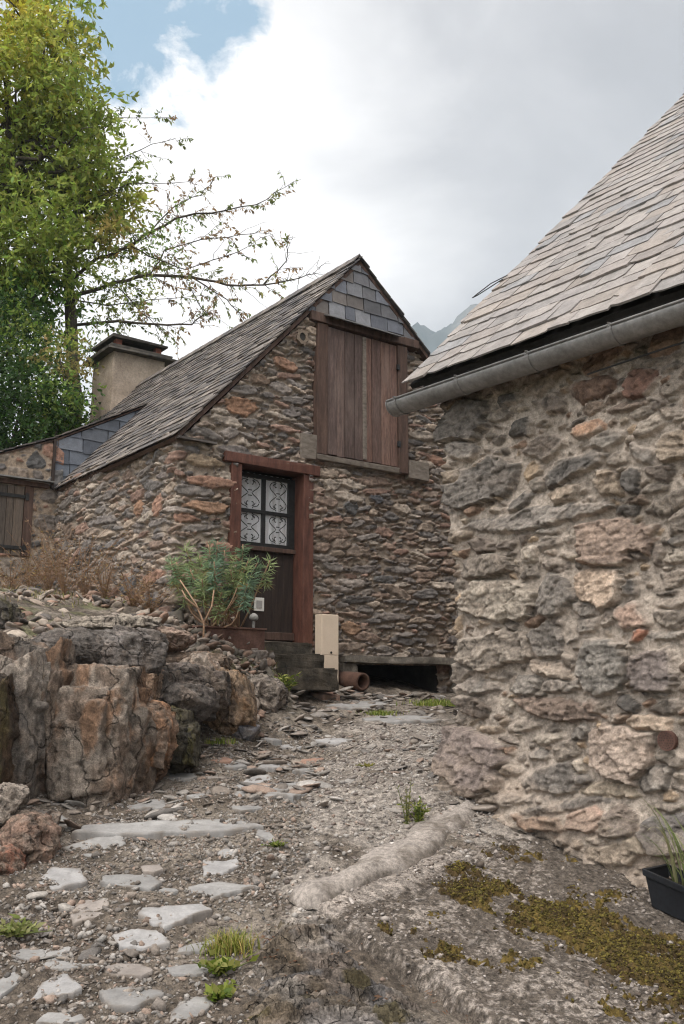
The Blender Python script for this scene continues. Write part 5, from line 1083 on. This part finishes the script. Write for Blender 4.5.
for (px, py, w_, h_, an, lab, ci) in FL:
    g = gpt(px, py); Y = g[1]; sx = w_ * Y / 961 / 2
    ga, gb2 = gpt(px, py - h_ / 2), gpt(px, py + h_ / 2); sy = max(.03, min(.5, (ga[1] - gb2[1]) / 2))
    if Y > 8: sy = min(sy, .30)
    m_ = 5 + rf.randint(3); aa = np.sort((np.arange(m_) + rf.uniform(-.42, .42, m_)) / m_ * 2 * math.pi); rr = rf.uniform(.82, 1.16, m_); pts = np.stack([np.cos(aa) * rr * 1.08, np.sin(aa) * rr * 1.08], -1)
    th_ = np.sort(np.r_[np.linspace(0, 2 * math.pi, 72, endpoint=False), aa % (2 * math.pi)]); ns = len(th_); dv = np.stack([np.cos(th_), np.sin(th_)], -1); rad = np.full(ns, 9.0)
    for i in range(m_):
        p, q = pts[i], pts[(i + 1) % m_]; e_ = q - p; nrm_ = np.array([e_[1], -e_[0]]); nrm_ = nrm_ / np.linalg.norm(nrm_); d0 = p @ nrm_; den = dv @ nrm_
        rad = np.where(den > .03, np.minimum(rad, d0 / np.maximum(den, .03)), rad)
    rad = np.clip(rad, .35, 1.5) * (1 + .045 * fbm(th_ * 4, px * 1.0, oct=3, seed=3))
    ca, sa = math.cos(math.radians(-an) * 0), 0
    rings = np.r_[np.linspace(0.0, .97, 9), 1.0, 1.012, 1.0]; X = rings[:, None] * rad[None] * dv[None, :, 0] * sx; Yl = rings[:, None] * rad[None] * dv[None, :, 1] * sy
    a2 = math.radians(-an); Yl = Yl + X * math.tan(math.radians(an)) * (sy / max(sx, .02)) * 1.1
    WX, WY = g[0] + X, g[1] + Yl; gl_ = gfull(WX[:10], WY[:10]).ravel(); A4 = np.c_[np.ones(gl_.size), X[:10].ravel(), Yl[:10].ravel()]; cf = np.linalg.lstsq(A4, gl_, rcond=None)[0]
    cf = np.array([cf[0], cf[1] * .25, cf[2] * .25 + .75 * (.19 if Y < 7 else .13)])
    plane_z = cf[0] + cf[1] * X + cf[2] * Yl; resid = np.percentile(gl_ - (A4 @ cf), 62)
    th2 = rf.uniform(.006, .014) if 'buried' not in lab else .001
    if w_ > 100: th2 = .024
    tx_, ty_ = rf.normal(0, .02), -abs(rf.normal(.03, .03))
    top_z = plane_z + resid + th2 + X * tx_ + Yl * ty_ + .004 * fbm(WX * 6, WY * 6, oct=4, seed=81) + .006 * np.round(2 * fbm(WX * 3 + px, WY * 5, oct=2, seed=82)) * (sx > .12)
    top_z[9] -= .001; top_z[10] -= .014; top_z[11] = plane_z[11] - .06
    V = np.stack([WX, WY, top_z], -1).reshape(-1, 3); nr = len(rings); i0 = np.arange(nr - 1)[:, None] * ns + np.arange(ns)[None]; i1 = np.arange(nr - 1)[:, None] * ns + (np.arange(ns)[None] + 1) % ns
    Q = np.stack([i0, i1, i1 + ns, i0 + ns], -1).reshape(-1, 4)
    cc = np.array(fcol[ci]) * rf.uniform(.92, 1.08) * (1 + .16 * fbm(WX * 5, WY * 9, oct=4, seed=83)).reshape(-1)[:, None]; kd = .8 * np.clip(sstep(.80, 1.0, np.repeat(rings, ns)) * (.35 + .9 * fbm(WX * 14, WY * 14, oct=3, seed=84).reshape(-1)), 0, .85)[:, None]; cc = cc * (1 - kd) + np.array(rgb(104, 94, 84)) * kd
    cc = np.repeat(cc, 1, 1) if cc.shape[1] == 3 else cc
    o = link('flagstone', np_mesh('flagstone', V, Q, cc, smooth=True), M_flag); tag(o, lab, 'flagstone', 'flagstones set in the path')

# grit on the apron, small moss cushions
from_ap = lambda n, p: (lambda c_: c_[rk_.choice(len(c_), n, p=p / p.sum())])(np.argwhere(np.ones_like(AX, bool)))
def apron_scatter(name, n, wgt, size, flat, pal, seed, Zs):
    ij = from_ap(n, wgt.ravel()); jx = rk_.uniform(-.006, .006, (n, 2)); xs = AX[ij[:, 0], ij[:, 1]] + jx[:, 0]; ys = AY[ij[:, 0], ij[:, 1]] + jx[:, 1]; zz2 = Zs[ij[:, 0], ij[:, 1]]
    return scatter(name, xs, ys, size(n), flat, pal, seed, zf=lambda a, b: zz2, sub=1, tilt=.25)
apron_scatter('apron_grit', 5200, ((u_ > .0) & (qq[None] > .03)) * (.3 + sstep(-.2, .3, fbm(AX * 3, AY * 3, oct=3, seed=93))), lambda n: np.exp(rk_.normal(-5.1, .5, n)), (.4, .8), [rgb(150, 141, 134), rgb(120, 110, 102), rgb(164, 156, 150), rgb(96, 86, 78)], 61, AZz)
o = apron_scatter('moss_cushions', 20000, np.clip(ml, 0, 1) ** .8 * (u_ > .12) + .04 * np.clip(band - .1, 0, 1), lambda n: np.exp(rk_.normal(-5.15, .35, n)), (.5, .9), [rgb(84, 72, 36), rgb(104, 92, 42), rgb(72, 62, 34), rgb(118, 106, 52), rgb(92, 84, 40)], 62, MZm)
o.data.materials.clear(); o.data.materials.append(M_moss)

# ------------------------------------------------------------------ vegetation
M_leaf = leaf_mat('foliage', .5); M_bark = noise_mat('bark', [rgb(52, 46, 40), rgb(80, 72, 64), rgb(98, 90, 80)], 12, rough=.95, fine=60, bstr=.8, bdist=.01, stretch=(3, 3, .6))
M_grass = leaf_mat('grass_blades', .3)
def leaf_mesh(name, P, D_, L, Wd, col, rg, droop=.0, parent=None, m=None):
    """one folded four-cornered leaf per point: P base, D_ direction, L length, Wd width, col colour"""
    n = len(P); D_ = D_ / (np.linalg.norm(D_, axis=1)[:, None] + 1e-9); r = rg.randn(n, 3); s_ = np.cross(D_, r); s_ /= (np.linalg.norm(s_, axis=1)[:, None] + 1e-9); nr = np.cross(s_, D_)
    L = np.broadcast_to(L, n)[:, None]; Wd = np.broadcast_to(Wd, n)[:, None]
    mid = P + D_ * L * .45 + nr * L * .06
    V = np.stack([P, mid + s_ * Wd * .5 - nr * Wd * .12, P + D_ * L - nr * L * droop, mid - s_ * Wd * .5 - nr * Wd * .12], 1).reshape(-1, 3)
    Q = np.arange(n * 4).reshape(-1, 4); me = np_mesh(name, V, Q, np.repeat(np.clip(col, .003, .8), 4, 0), smooth=False); return link(name, me, m or M_leaf, parent)
def sprays(centres, radii, per, rg, n_leaf, spread, L, Wd, cols, dens=None, flat=.75):
    """sprays of leaflets on short shoots, loose clumps with gaps"""
    P, D_, K, LL_ = [], [], [], []
    for ci, (c, r) in enumerate(zip(centres, radii)):
        n = max(3, int(per * (r ** 2))); base = c + rg.randn(n, 3) * np.array([r, r, r * flat]) * .43
        out = base - c; out /= (np.linalg.norm(out, axis=1)[:, None] + 1e-6); out = out + rg.randn(n, 3) * .5; out[:, 2] -= .15; out /= np.linalg.norm(out, axis=1)[:, None]
        tone = np.array(cols[ci if len(cols) == len(centres) else rg.randint(len(cols))])
        for k_ in range(n_leaf):
            f = (k_ + .5) / n_leaf; p = base + out * spread * f; p[:, 2] -= .35 * spread * f * f
            d_ = out * .6 + rg.randn(n, 3) * .7; d_[:, 2] -= .3
            P.append(p); D_.append(d_); kc = tone[None] * rg.uniform(.6, 1.4, (n, 1)) * (1 + rg.randn(n, 3) * .07); K.append(kc); LL_.append(L * rg.uniform(.7, 1.25, n))
    return np.concatenate(P), np.concatenate(D_), np.concatenate(K), np.concatenate(LL_)
def limb(mb, a, c, r0_, r1_, rg, n=7, wob=.06):
    a, c = np.asarray(a, float), np.asarray(c, float); L = np.linalg.norm(c - a); pts = [a + (c - a) * i / n + (rg.randn(3) * wob * L * math.sin(math.pi * i / n) if 0 < i < n else 0) + UP * .06 * L * math.sin(math.pi * i / n) for i in range(n + 1)]
    mb.tube(pts, np.linspace(r0_, r1_, n + 1), 6); return pts
rt = np.random.RandomState(50)
# tree 1: tall yellow-green tree on the left
t1 = thing('tree', 'tall yellow green leafy tree rising along the left picture edge behind the annex', 'tree', at(-20, 560, 20.5))
spec = [(8, 22, 62, 0), (45, 45, 48, 1), (62, 100, 46, 2), (16, 90, 66, 1), (92, 160, 34, 2), (50, 160, 60, 2), (6, 180, 66, 2), (118, 196, 24, 1), (92, 215, 34, 2), (44, 225, 56, 2), (4, 262, 60, 2), (62, 268, 30, 2), (-50, 60, 80, 1), (-60, 180, 90, 2), (-40, 280, 70, 2), (30, 300, 50, 3), (70, 12, 26, 2), (128, 172, 14, 2), (72, 62, 22, 2), (30, -40, 50, 0), (90, 118, 20, 2), (112, 232, 22, 4), (126, 208, 18, 4), (60, 130, 40, 1), (84, 190, 30, 1)]
tones = [rgb(206, 194, 84), rgb(176, 180, 84), rgb(144, 158, 76), rgb(100, 130, 62), rgb(172, 160, 92)]
cen = np.array([at(px, py, 20 + rt.uniform(-1.3, 1.3)) for px, py, r, k_ in spec]); rad = np.array([r * 20 / 961 for px, py, r, k_ in spec])
P, D_, K, Lf = sprays(cen, rad, 165, rt, 10, .45, .175, .05, [tones[k_] for *_, k_ in spec])
leaf_mesh('crown', P, D_, Lf, Lf * .40, K, rt, .12, t1)
b = MB(); root = at(-20, 620, 20.5); root[2] = float(ground(root[0], root[1])) - .2; fork = at(-15, 330, 20.4); limb(b, root, fork, .30, .2, rt, 8, .02); hub = at(0, 210, 20.2); limb(b, fork, hub, .2, .13, rt, 8, .03)
for i, c in enumerate(cen): s_ = fork if c[2] < hub[2] - .5 else hub; p = limb(b, s_, c, .075, .02, rt, 8, .06); [limb(b, p[4 + j], p[4 + j] + rt.randn(3) * .6, .025, .008, rt, 4, .08) for j in range(3)]
limb(b, at(8, 172, 19.3), at(55, 146, 19.2), .06, .03, rt); b.build('trunk', M_bark, t1, 0, True)
# tree 2: thin brown-leaved tree with long bare branches reaching right
t2 = thing('tree', 'sparse autumn tree with long dark branches reaching right above the chimney', 'tree', at(75, 560, 20.5))
b = MB(); r2 = np.random.RandomState(61)
T0 = at(76, 560, 20.5); T0[2] = float(ground(T0[0], T0[1])) - .2
trunk = [T0] + [at(px, py, 20.4) for px, py in [(75, 450), (73, 380), (71, 320), (68, 275), (62, 225), (58, 170), (60, 110)]]; b.tube(trunk, [.20, .17, .15, .14, .11, .07, .05, .02], 8)
BR = [[(68, 283), (98, 259), (130, 246), (151, 231), (190, 215), (211, 213), (256, 204), (286, 187)], [(72, 296), (113, 283), (151, 275), (193, 278), (228, 285), (263, 285), (300, 278), (318, 270)], [(76, 325), (120, 322), (155, 325), (193, 324), (204, 313), (186, 282)], [(62, 225), (90, 200), (130, 184), (190, 183)], [(60, 180), (90, 140), (118, 118), (172, 118)], [(60, 190), (100, 170), (140, 150), (175, 138)], [(72, 300), (110, 305), (150, 300), (200, 296)], [(130, 246), (160, 260), (185, 270), (225, 258), (262, 240)], [(151, 231), (175, 205), (200, 195), (215, 178)], [(193, 278), (225, 300), (245, 320)], [(263, 285), (285, 262), (290, 240)], [(113, 283), (140, 310), (165, 335)], [(150, 275), (165, 250), (200, 240), (240, 236), (268, 232)]]
lp, ld, lc_ = [], [], []
lcols = [rgb(146, 144, 92), rgb(162, 134, 98), rgb(134, 142, 90), rgb(170, 142, 108), rgb(150, 126, 100), rgb(126, 138, 84)]
for bi, br_ in enumerate(BR):
    yo = r2.uniform(-.5, .5); pts = [at(px, py, 20.3 + yo * (i / len(br_)) - .08 * i) for i, (px, py) in enumerate(br_)]
    fine_ = [pts[0]]
    for p, q in zip(pts[:-1], pts[1:]):
        for f in (.34, .67, 1): fine_.append(p + (q - p) * f + r2.randn(3) * .018)
    r0_ = .048 if bi < 2 else (.036 if bi == 2 else .018); b.tube(fine_, np.linspace(r0_, .006, len(fine_)), 6)
    nf = len(fine_)
    for j in range(2 if bi < 3 else 1, nf):
        for _ in range(3 if bi < 4 else 2):
            p = fine_[j]; d = (fine_[j] - fine_[j - 1]); d = d / np.linalg.norm(d); d = d + r2.randn(3) * .75; d = d / np.linalg.norm(d); L = r2.uniform(.25, .85) * (1.0 if j < nf * .7 else .6)
            tw = [p + d * L * f + UP * (-.10 * f * f * L) + r2.randn(3) * .02 for f in np.linspace(0, 1, 5)]; b.tube(tw, [.007, .006, .005, .004, .003], 4, None, False)
            if (p[0] / p[1] < -.062) and r2.rand() < (.9 if j < nf * .55 else .72):
                cc = np.array(lcols[r2.randint(6)]) if p[0] > -4.6 else np.array(rgb(104, 118, 54))
                for k_ in range(r2.randint(10, 22)):
                    f = r2.uniform(.2, 1); i_ = min(3, int(f * 4)); q = tw[i_] + (tw[i_ + 1] - tw[i_]) * (f * 4 - i_); dd_ = d * .5 + r2.randn(3) * .55 - UP * .7
                    lp.append(q); ld.append(dd_); lc_.append(cc * r2.uniform(.7, 1.3))
b.build('trunk', M_bark, t2, 0, True)
# some denser foliage close to its trunk
cen = np.array([at(px, py, 20.3 + r2.uniform(-.6, .6)) for px, py in [(90, 240), (112, 225), (130, 262), (150, 245), (100, 300), (120, 310), (88, 330), (75, 250), (140, 292), (170, 225), (160, 262), (105, 345), (95, 270), (118, 282)]])
P, D_, K, Lf = sprays(cen, np.full(14, .55), 95, r2, 5, .3, .11, .05, [rgb(144, 160, 88), rgb(156, 160, 96), rgb(124, 148, 76)])
P = np.r_[P, np.array(lp)]; D_ = np.r_[D_, np.array(ld)]; K = np.r_[K, np.array(lc_)]; Lf = np.r_[Lf, r2.uniform(.07, .125, len(lp))]
leaf_mesh('crown', P, D_, Lf, Lf * .42, K, r2, .12, t2)
# tree 3 and 4: dense green growth behind the annex
for (lab, spec, tn, seed) in [('dense dark green tree with leaves down to the annex roof at the left edge', [(20, 400, 62), (-20, 380, 60), (0, 450, 50), (50, 430, 42), (25, 345, 46), (-30, 470, 60), (60, 470, 40), (10, 320, 40)], [rgb(66, 92, 42), rgb(88, 114, 50), rgb(56, 80, 38), rgb(114, 132, 60)], 71),
                              ('bushy mid green tree close behind the chimney', [(62, 395, 28), (66, 428, 22), (60, 360, 26), (78, 372, 10), (52, 420, 30), (70, 344, 12)], [rgb(140, 156, 76), rgb(122, 144, 70), rgb(108, 132, 62), rgb(150, 142, 88)], 72)]:
    rr_ = np.random.RandomState(seed); t3 = thing('tree', lab, 'tree', at(spec[0][0], 520, 17.8))
    cen = np.array([at(px, py, 17.9 + rr_.uniform(-.7, .7)) for px, py, r in spec]); rad = np.array([r * 18 / 961 for *_, r in spec])
    P, D_, K, Lf = sprays(cen, rad, 520, rr_, 6, .26, .10, .05, tn, flat=.85); leaf_mesh('crown', P, D_, Lf, Lf * .5, K, rr_, .1, t3)
    b = MB(); root = at(spec[0][0], 560, 17.9); root[2] = float(ground(root[0], root[1])) - .2
    for c in cen: p = limb(b, root, c, .06, .015, rr_, 7, .05)
    b.build('trunk', M_bark, t3, 0, True)

# shrub with narrow blue-green leaves in the planter
re_ = np.random.RandomState(81)
eu = thing('shrub', 'bushy blue green spurge with whorled narrow leaves growing from the rusty planter', 'plant', hp(.5, -.35, .66))
heads = [(px_, 541 + (py_ - 548) * .80) for px_, py_ in [(170, 570), (258, 574), (185, 556), (199, 568), (176, 572), (190, 584), (208, 552), (214, 574), (225, 560), (236, 566), (243, 552), (249, 570), (240, 584), (212, 592), (226, 596), (252, 588), (202, 596), (236, 606), (222, 612), (270, 572), (182, 594), (248, 600), (218, 548), (230, 584), (206, 580)]]
b = MB(); P, D_, K = [], [], []
for i, (px, py) in enumerate(heads):
    tip = at(px, py, 10.72 + re_.uniform(-.22, .2)); bs = hp(re_.uniform(.3, .85), re_.uniform(-.45, -.25), .66); mid = (tip + bs) / 2 + re_.randn(3) * .05 - UP * .08
    pts = [bs + (mid - bs) * 2 * f if f <= .5 else mid + (tip - mid) * (2 * f - 1) for f in np.linspace(0, 1, 8)]
    b.tube(pts, np.linspace(.013, .007, 8), 5); ax = pts[-1] - pts[-3]; ax /= np.linalg.norm(ax); ax = ax * .6 + UP * .6
    n = 95; f = re_.rand(n) ** .8; p = tip - ax * .26 * f[:, None]; d = re_.randn(n, 3); d[:, 2] = d[:, 2] * .3 + .55 - 1.15 * f; d /= np.linalg.norm(d, axis=1)[:, None]
    P.append(p); D_.append(d); tone = np.array([rgb(130, 152, 116), rgb(118, 142, 118), rgb(146, 160, 114), rgb(106, 128, 98)][re_.randint(4)]); kk_ = tone[None] * re_.uniform(.7, 1.35, (n, 1)); old_ = (f > .88) & (re_.rand(n) < .5); kk_[old_] = np.array(rgb(150, 138, 90)); K.append(kk_)
for pth in [[(203, 648), (204, 623), (196, 604), (180, 580)], [(204, 623), (212, 606), (214, 590)], [(200, 610), (186, 598), (182, 590)]]: b.tube([at(px, py, 10.42) for px, py in pth], np.linspace(.013, .008, len(pth)), 5)
M_stem = noise_mat('pale_woody_stem', [rgb(140, 112, 90), rgb(170, 142, 118)], 20, rough=.9); b.build('stems', M_stem, eu, 0, True)
P, D_, K = np.concatenate(P), np.concatenate(D_), np.concatenate(K); leaf_mesh('foliage', P, D_, re_.uniform(.09, .15, len(P)), .016, K, re_, .18, eu)

# blades, weeds and tufts
def blades(name, base, n, h, spread, cols, rg, wd=.006, lean=.5, label=None, cat='grass', kind=None, group=None, pts=None):
    base = np.asarray(base); V, Q, K = [], [], []
    for i in range(n):
        b0 = pts[i] if pts is not None else base + np.array([*(rg.randn(2) * spread), 0]); d = rg.randn(2); d /= np.linalg.norm(d); hh_ = h * rg.uniform(.5, 1.15); ln = rg.uniform(.1, 1) * lean; c_ = np.array(cols[rg.randint(len(cols))]) * rg.uniform(.75, 1.3); sd2 = np.array([-d[1], d[0], 0]) * wd * rg.uniform(.6, 1.2); o = len(V)
        for k_ in range(5):
            f = k_ / 4; p = b0 + np.array([d[0] * ln * hh_ * f * f, d[1] * ln * hh_ * f * f, hh_ * (f - .35 * ln * f * f)]); w_ = (1 - f) ** .7; V += [p - sd2 * w_, p + sd2 * w_]; K += [c_, c_]
        Q += [(o + 2 * k_, o + 2 * k_ + 1, o + 2 * k_ + 3, o + 2 * k_ + 2) for k_ in range(4)]
    o = link(name, np_mesh(name, np.array(V), np.array(Q), np.clip(np.array(K), .003, .8), smooth=False), M_grass); return tag(o, label, cat, group, kind) if kind is None else tag(o, kind=kind)
rw = np.random.RandomState(91)
gn = [rgb(112, 128, 52), rgb(132, 142, 64), rgb(92, 112, 44), rgb(150, 150, 84)]
def gp(px, py): p = gpt(px, py); p[2] = float(gfull(p[0], p[1])) - .005; return p
blades('grass_tuft', gp(228, 955), 420, .10, .055, [rgb(122, 128, 52), rgb(142, 142, 70), rgb(104, 116, 44), rgb(150, 132, 78)], rw, .0035, 1.1, 'bushy yellow green grass tuft beside the half hidden flagstone')
def weed(name, label, base, n, h, spread, cols, rg, leafn=7, L=.05, wd=.03, cat='weed', stemc=rgb(96, 104, 60), group=None, cone=.35):
    t_ = thing(name, label, cat, base, group); b_ = MB(); P, D_, K = [], [], []
    for i in range(n):
        sp_ = rg.randn(2) * spread; b0 = base; d = np.array([*(sp_ / h * .8 + rg.randn(2) * cone), 1.0]); hh_ = h * rg.uniform(.6, 1.1); pts = [b0 + d * hh_ * f + np.array([d[0], d[1], 0]) * hh_ * .4 * f * f for f in np.linspace(0, 1, 5)]
        b_.tube(pts, np.linspace(.004, .002, 5), 4, stemc, False)
        for k_ in range(leafn):
            f = rg.uniform(.1, 1); q = b0 + d * hh_ * f + np.array([d[0], d[1], 0]) * hh_ * .4 * f * f; P.append(q); v_ = rg.randn(3); v_[2] = abs(v_[2]) * .4 + .1; D_.append(v_); K.append(np.array(cols[rg.randint(len(cols))]) * rg.uniform(.75, 1.3))
    b_.build('stems', M_grass, t_); leaf_mesh('leaves', np.array(P), np.array(D_), L * rg.uniform(.6, 1.3, len(P)), wd, np.array(K), rg, .15, t_); return t_
weed('weed', 'low leafy green weed growing under the grass tuft', gp(222, 978), 22, .05, .06, gn, rw, 6, .05, .028)
weed('weed', 'small bright weed at the bottom beside the tilted flagstone', gp(216, 1000), 14, .05, .04, gn, rw, 6, .045, .028)
weed('weed', 'upright green weed standing against the rolled concrete edge', gp(419, 828), 16, .16, .04, gn, rw, 12, .035, .012, cone=.12)
weed('weed', 'tall thin straw coloured weed stalk beside the rolled concrete edge', gp(407, 830), 7, .26, .02, [rgb(140, 138, 84), rgb(120, 122, 64)], rw, 14, .03, .008, cone=.08)
weed('weed', 'bright green weed clump at the right end of the rock outcrop below the steps', gp(283, 699), 26, .24, .06, gn, rw, 9, .08, .022, cone=.25)
weed('weed', 'feathery green fern seedling at the foot of the rust and grey block', gp(100, 778), 12, .10, .03, gn, rw, 10, .05, .022)
weed('weed', 'tiny upright green plant on gravel at the left edge of the path', gp(28, 794), 8, .10, .015, gn, rw, 9, .04, .02, cone=.12)
weed('weed', 'pale rosette weed on the gravel near the lower left corner', gp(14, 940), 18, .05, .05, [rgb(150, 150, 100), rgb(120, 130, 70)], rw, 6, .06, .022, cone=.9)
weed('weed', 'low green weed at the base of the steps', gp(306, 677), 30, .08, .13, gn, rw, 7, .06, .03)
weed('weed', 'small weed between the reddish flat stone and the concrete', gp(277, 848), 14, .03, .05, gn, rw, 6, .03, .012)
weed('weed', 'flat little weed in the middle of the upper path', gp(366, 770), 14, .03, .06, [rgb(130, 124, 60)], rw, 6, .03, .012)
blades('grass_patch', gp(440, 704), 700, .09, .16, gn, rw, .006, .7, kind='stuff')
blades('grass_patch', gp(381, 713), 350, .07, .09, gn, rw, .006, .8, kind='stuff')
blades('grass_patch', gp(205, 742) + np.array([.05, .1, 0]), 200, .07, .10, gn, rw, .005, .9, kind='stuff')
# dry stalks below the side wall
dryc = [rgb(148, 118, 92), rgb(164, 136, 108), rgb(132, 104, 80), rgb(150, 130, 84), rgb(120, 98, 76)]
DW = [(28, 596, 12.6, .55, 'tall dry brown weed below the annex shutter'), (48, 600, 12.2, .75, 'tallest dry weed below the slate cheek corner'), (64, 604, 11.9, .85, 'dry reddish weed in the corner of annex and side wall'), (84, 600, 12.0, .7, 'dry seeding weed against the middle of the side wall'), (104, 606, 11.5, .55, 'short dry weed under the middle of the side wall'), (132, 606, 11.2, .45, 'dry brown weed near the house corner'), (150, 612, 10.9, .4, 'low dry weed left of the planter at the house corner'), (10, 592, 12.0, .4, 'dry weed tuft at the left edge under the annex shutter')]
for px, py, Y, h, lab in DW:
    p = at(px, py, Y); p[2] = float(gfull(p[0], p[1])) - .02
    weed('dry_weed', lab, p, 24, h * 1.1, .20, dryc, rw, 11, .045, .016, 'weed', rgb(140, 112, 88), 'dry weeds below the side wall', .22)
x, y = pick(5200, lambda x, y: sstep(.3, .55, gfull(x, y) - (-.74 + .123 * (y - 7))) * sstep(.0, .5, fbm(x * 2.2, y * 2.2, oct=3, seed=88)), (-4.2, -.7, 7.6, 12.8))
pp = np.stack([x, y, gfull(x, y) - .01], -1); blades('bank_grass', (0, 0, 0), len(pp), .10, 0, [rgb(112, 118, 60), rgb(140, 132, 80), rgb(150, 128, 96), rgb(104, 104, 52), rgb(128, 106, 78)], rw, .006, .9, kind='stuff', pts=pp)
# leaf litter on the ledge
x, y = pick(700, lambda x, y: sstep(.1, .4, fbm(x * 2.5, y * 2.5, oct=3, seed=89)), (-.5, .9, 3.4, 5.1)); zz_ = np.maximum(gfull(x, y), ground(x, y) + .03) + .012
dd_ = rw.randn(len(x), 3); dd_[:, 2] *= .25; o = leaf_mesh('leaf_litter', np.stack([x, y, zz_], -1), dd_, rw.uniform(.015, .045, len(x)), rw.uniform(.004, .014, len(x)), np.array([rgb(128, 100, 80), rgb(150, 122, 100), rgb(110, 80, 62)])[rw.randint(3, size=len(x))], rw); tag(o, kind='stuff')

# black trough with long grass at the right edge
M_pot = noise_mat('black_plastic', [rgb(26, 27, 30), rgb(38, 40, 44)], 6, rough=.45, bstr=.05)
q0 = ap(652, 909); s_ = -np.dot(q0 - BW0, bw); m0 = np.dot(q0 - BW0, bm_)
pot = thing('trough_pot', 'black plastic trough pot on the concrete beside the barn wall at the right edge', 'plant pot', bp(s_ + .3, m0 + .08, q0[2] - .05))
sl = math.atan(.235); pa = -bw * math.cos(sl) - UP * math.sin(sl); pu = -bw * math.sin(sl) * -1 * -1 + UP * math.cos(sl); pu = pu / np.linalg.norm(pu)
fp = lambda a, c_, z: q0 + pa * a + bm_ * c_ + UP * (z + .012)
b = MB(); L_, w_, h_ = .62, .19, .185; tp = .022; ring = lambda z, e, i_: [fp(-e + i_, -e + i_, z), fp(L_ + e - i_, -e + i_, z), fp(L_ + e - i_, w_ + e - i_, z), fp(-e + i_, w_ + e - i_, z)]
vs = ring(0, 0, 0) + ring(h_, tp, 0) + ring(h_, tp, .006) + ring(.10, .01, .006); b.add(vs, [(3, 2, 1, 0)] + [(k_ * 4 + i, k_ * 4 + (i + 1) % 4, (k_ + 1) * 4 + (i + 1) % 4, (k_ + 1) * 4 + i) for k_ in range(3) for i in range(4)] + [(12, 13, 14, 15)]); b.build('pot', M_pot, pot, .003)
b = MB(); vs = ring(h_ - .03, tp + .006, 0) + ring(h_ + .004, tp + .008, 0) + ring(h_ + .004, tp, .010) + ring(h_ - .03, tp - .004, .0); b.add(vs, [((k_ % 4) * 4 + i, (k_ % 4) * 4 + (i + 1) % 4, ((k_ + 1) % 4) * 4 + (i + 1) % 4, ((k_ + 1) % 4) * 4 + i) for k_ in range(4) for i in range(4)]); b.build('rim', M_pot, pot, .002)
b = MB(); vs = ring(.10, .009, .004) + ring(.125, .011, .004); b.add(vs, [(0, 1, 2, 3), (7, 6, 5, 4)] + [(i, 4 + i, 4 + (i + 1) % 4, (i + 1) % 4) for i in range(4)]); b.build('soil', M_soil, pot)
gt_ = thing('ornamental_grass', 'long arching grass blades growing in the black trough pot', 'plant', fp(.32, .1, .12)); V, Q, K = [], [], []
for i in range(46):
    b0 = fp(rw.uniform(.1, .56), rw.uniform(.05, .14), .12); out = pa * rw.uniform(-1.2, .3) - bm_ * rw.uniform(-.3, .8); out[2] = 0; out /= np.linalg.norm(out); hh_ = rw.uniform(.35, .8); ln = rw.uniform(.35, 1.0); c_ = np.array([rgb(142, 146, 104), rgb(112, 122, 76), rgb(160, 156, 120), rgb(96, 108, 64)][rw.randint(4)]); sd2 = np.cross(out, UP) * .0075; o = len(V)
    for k_ in range(9):
        f = k_ / 8; p = b0 + out * hh_ * ln * .75 * f ** 1.7 + UP * hh_ * (f - .55 * ln * f ** 2.4); w2 = (1 - f) ** .6; V += [p - sd2 * w2, p + sd2 * w2]; K += [c_, c_]
    Q += [(o + 2 * k_, o + 2 * k_ + 1, o + 2 * k_ + 3, o + 2 * k_ + 2) for k_ in range(8)]
link('blades', np_mesh('blades', np.array(V), np.array(Q), np.array(K), smooth=False), M_grass, gt_)
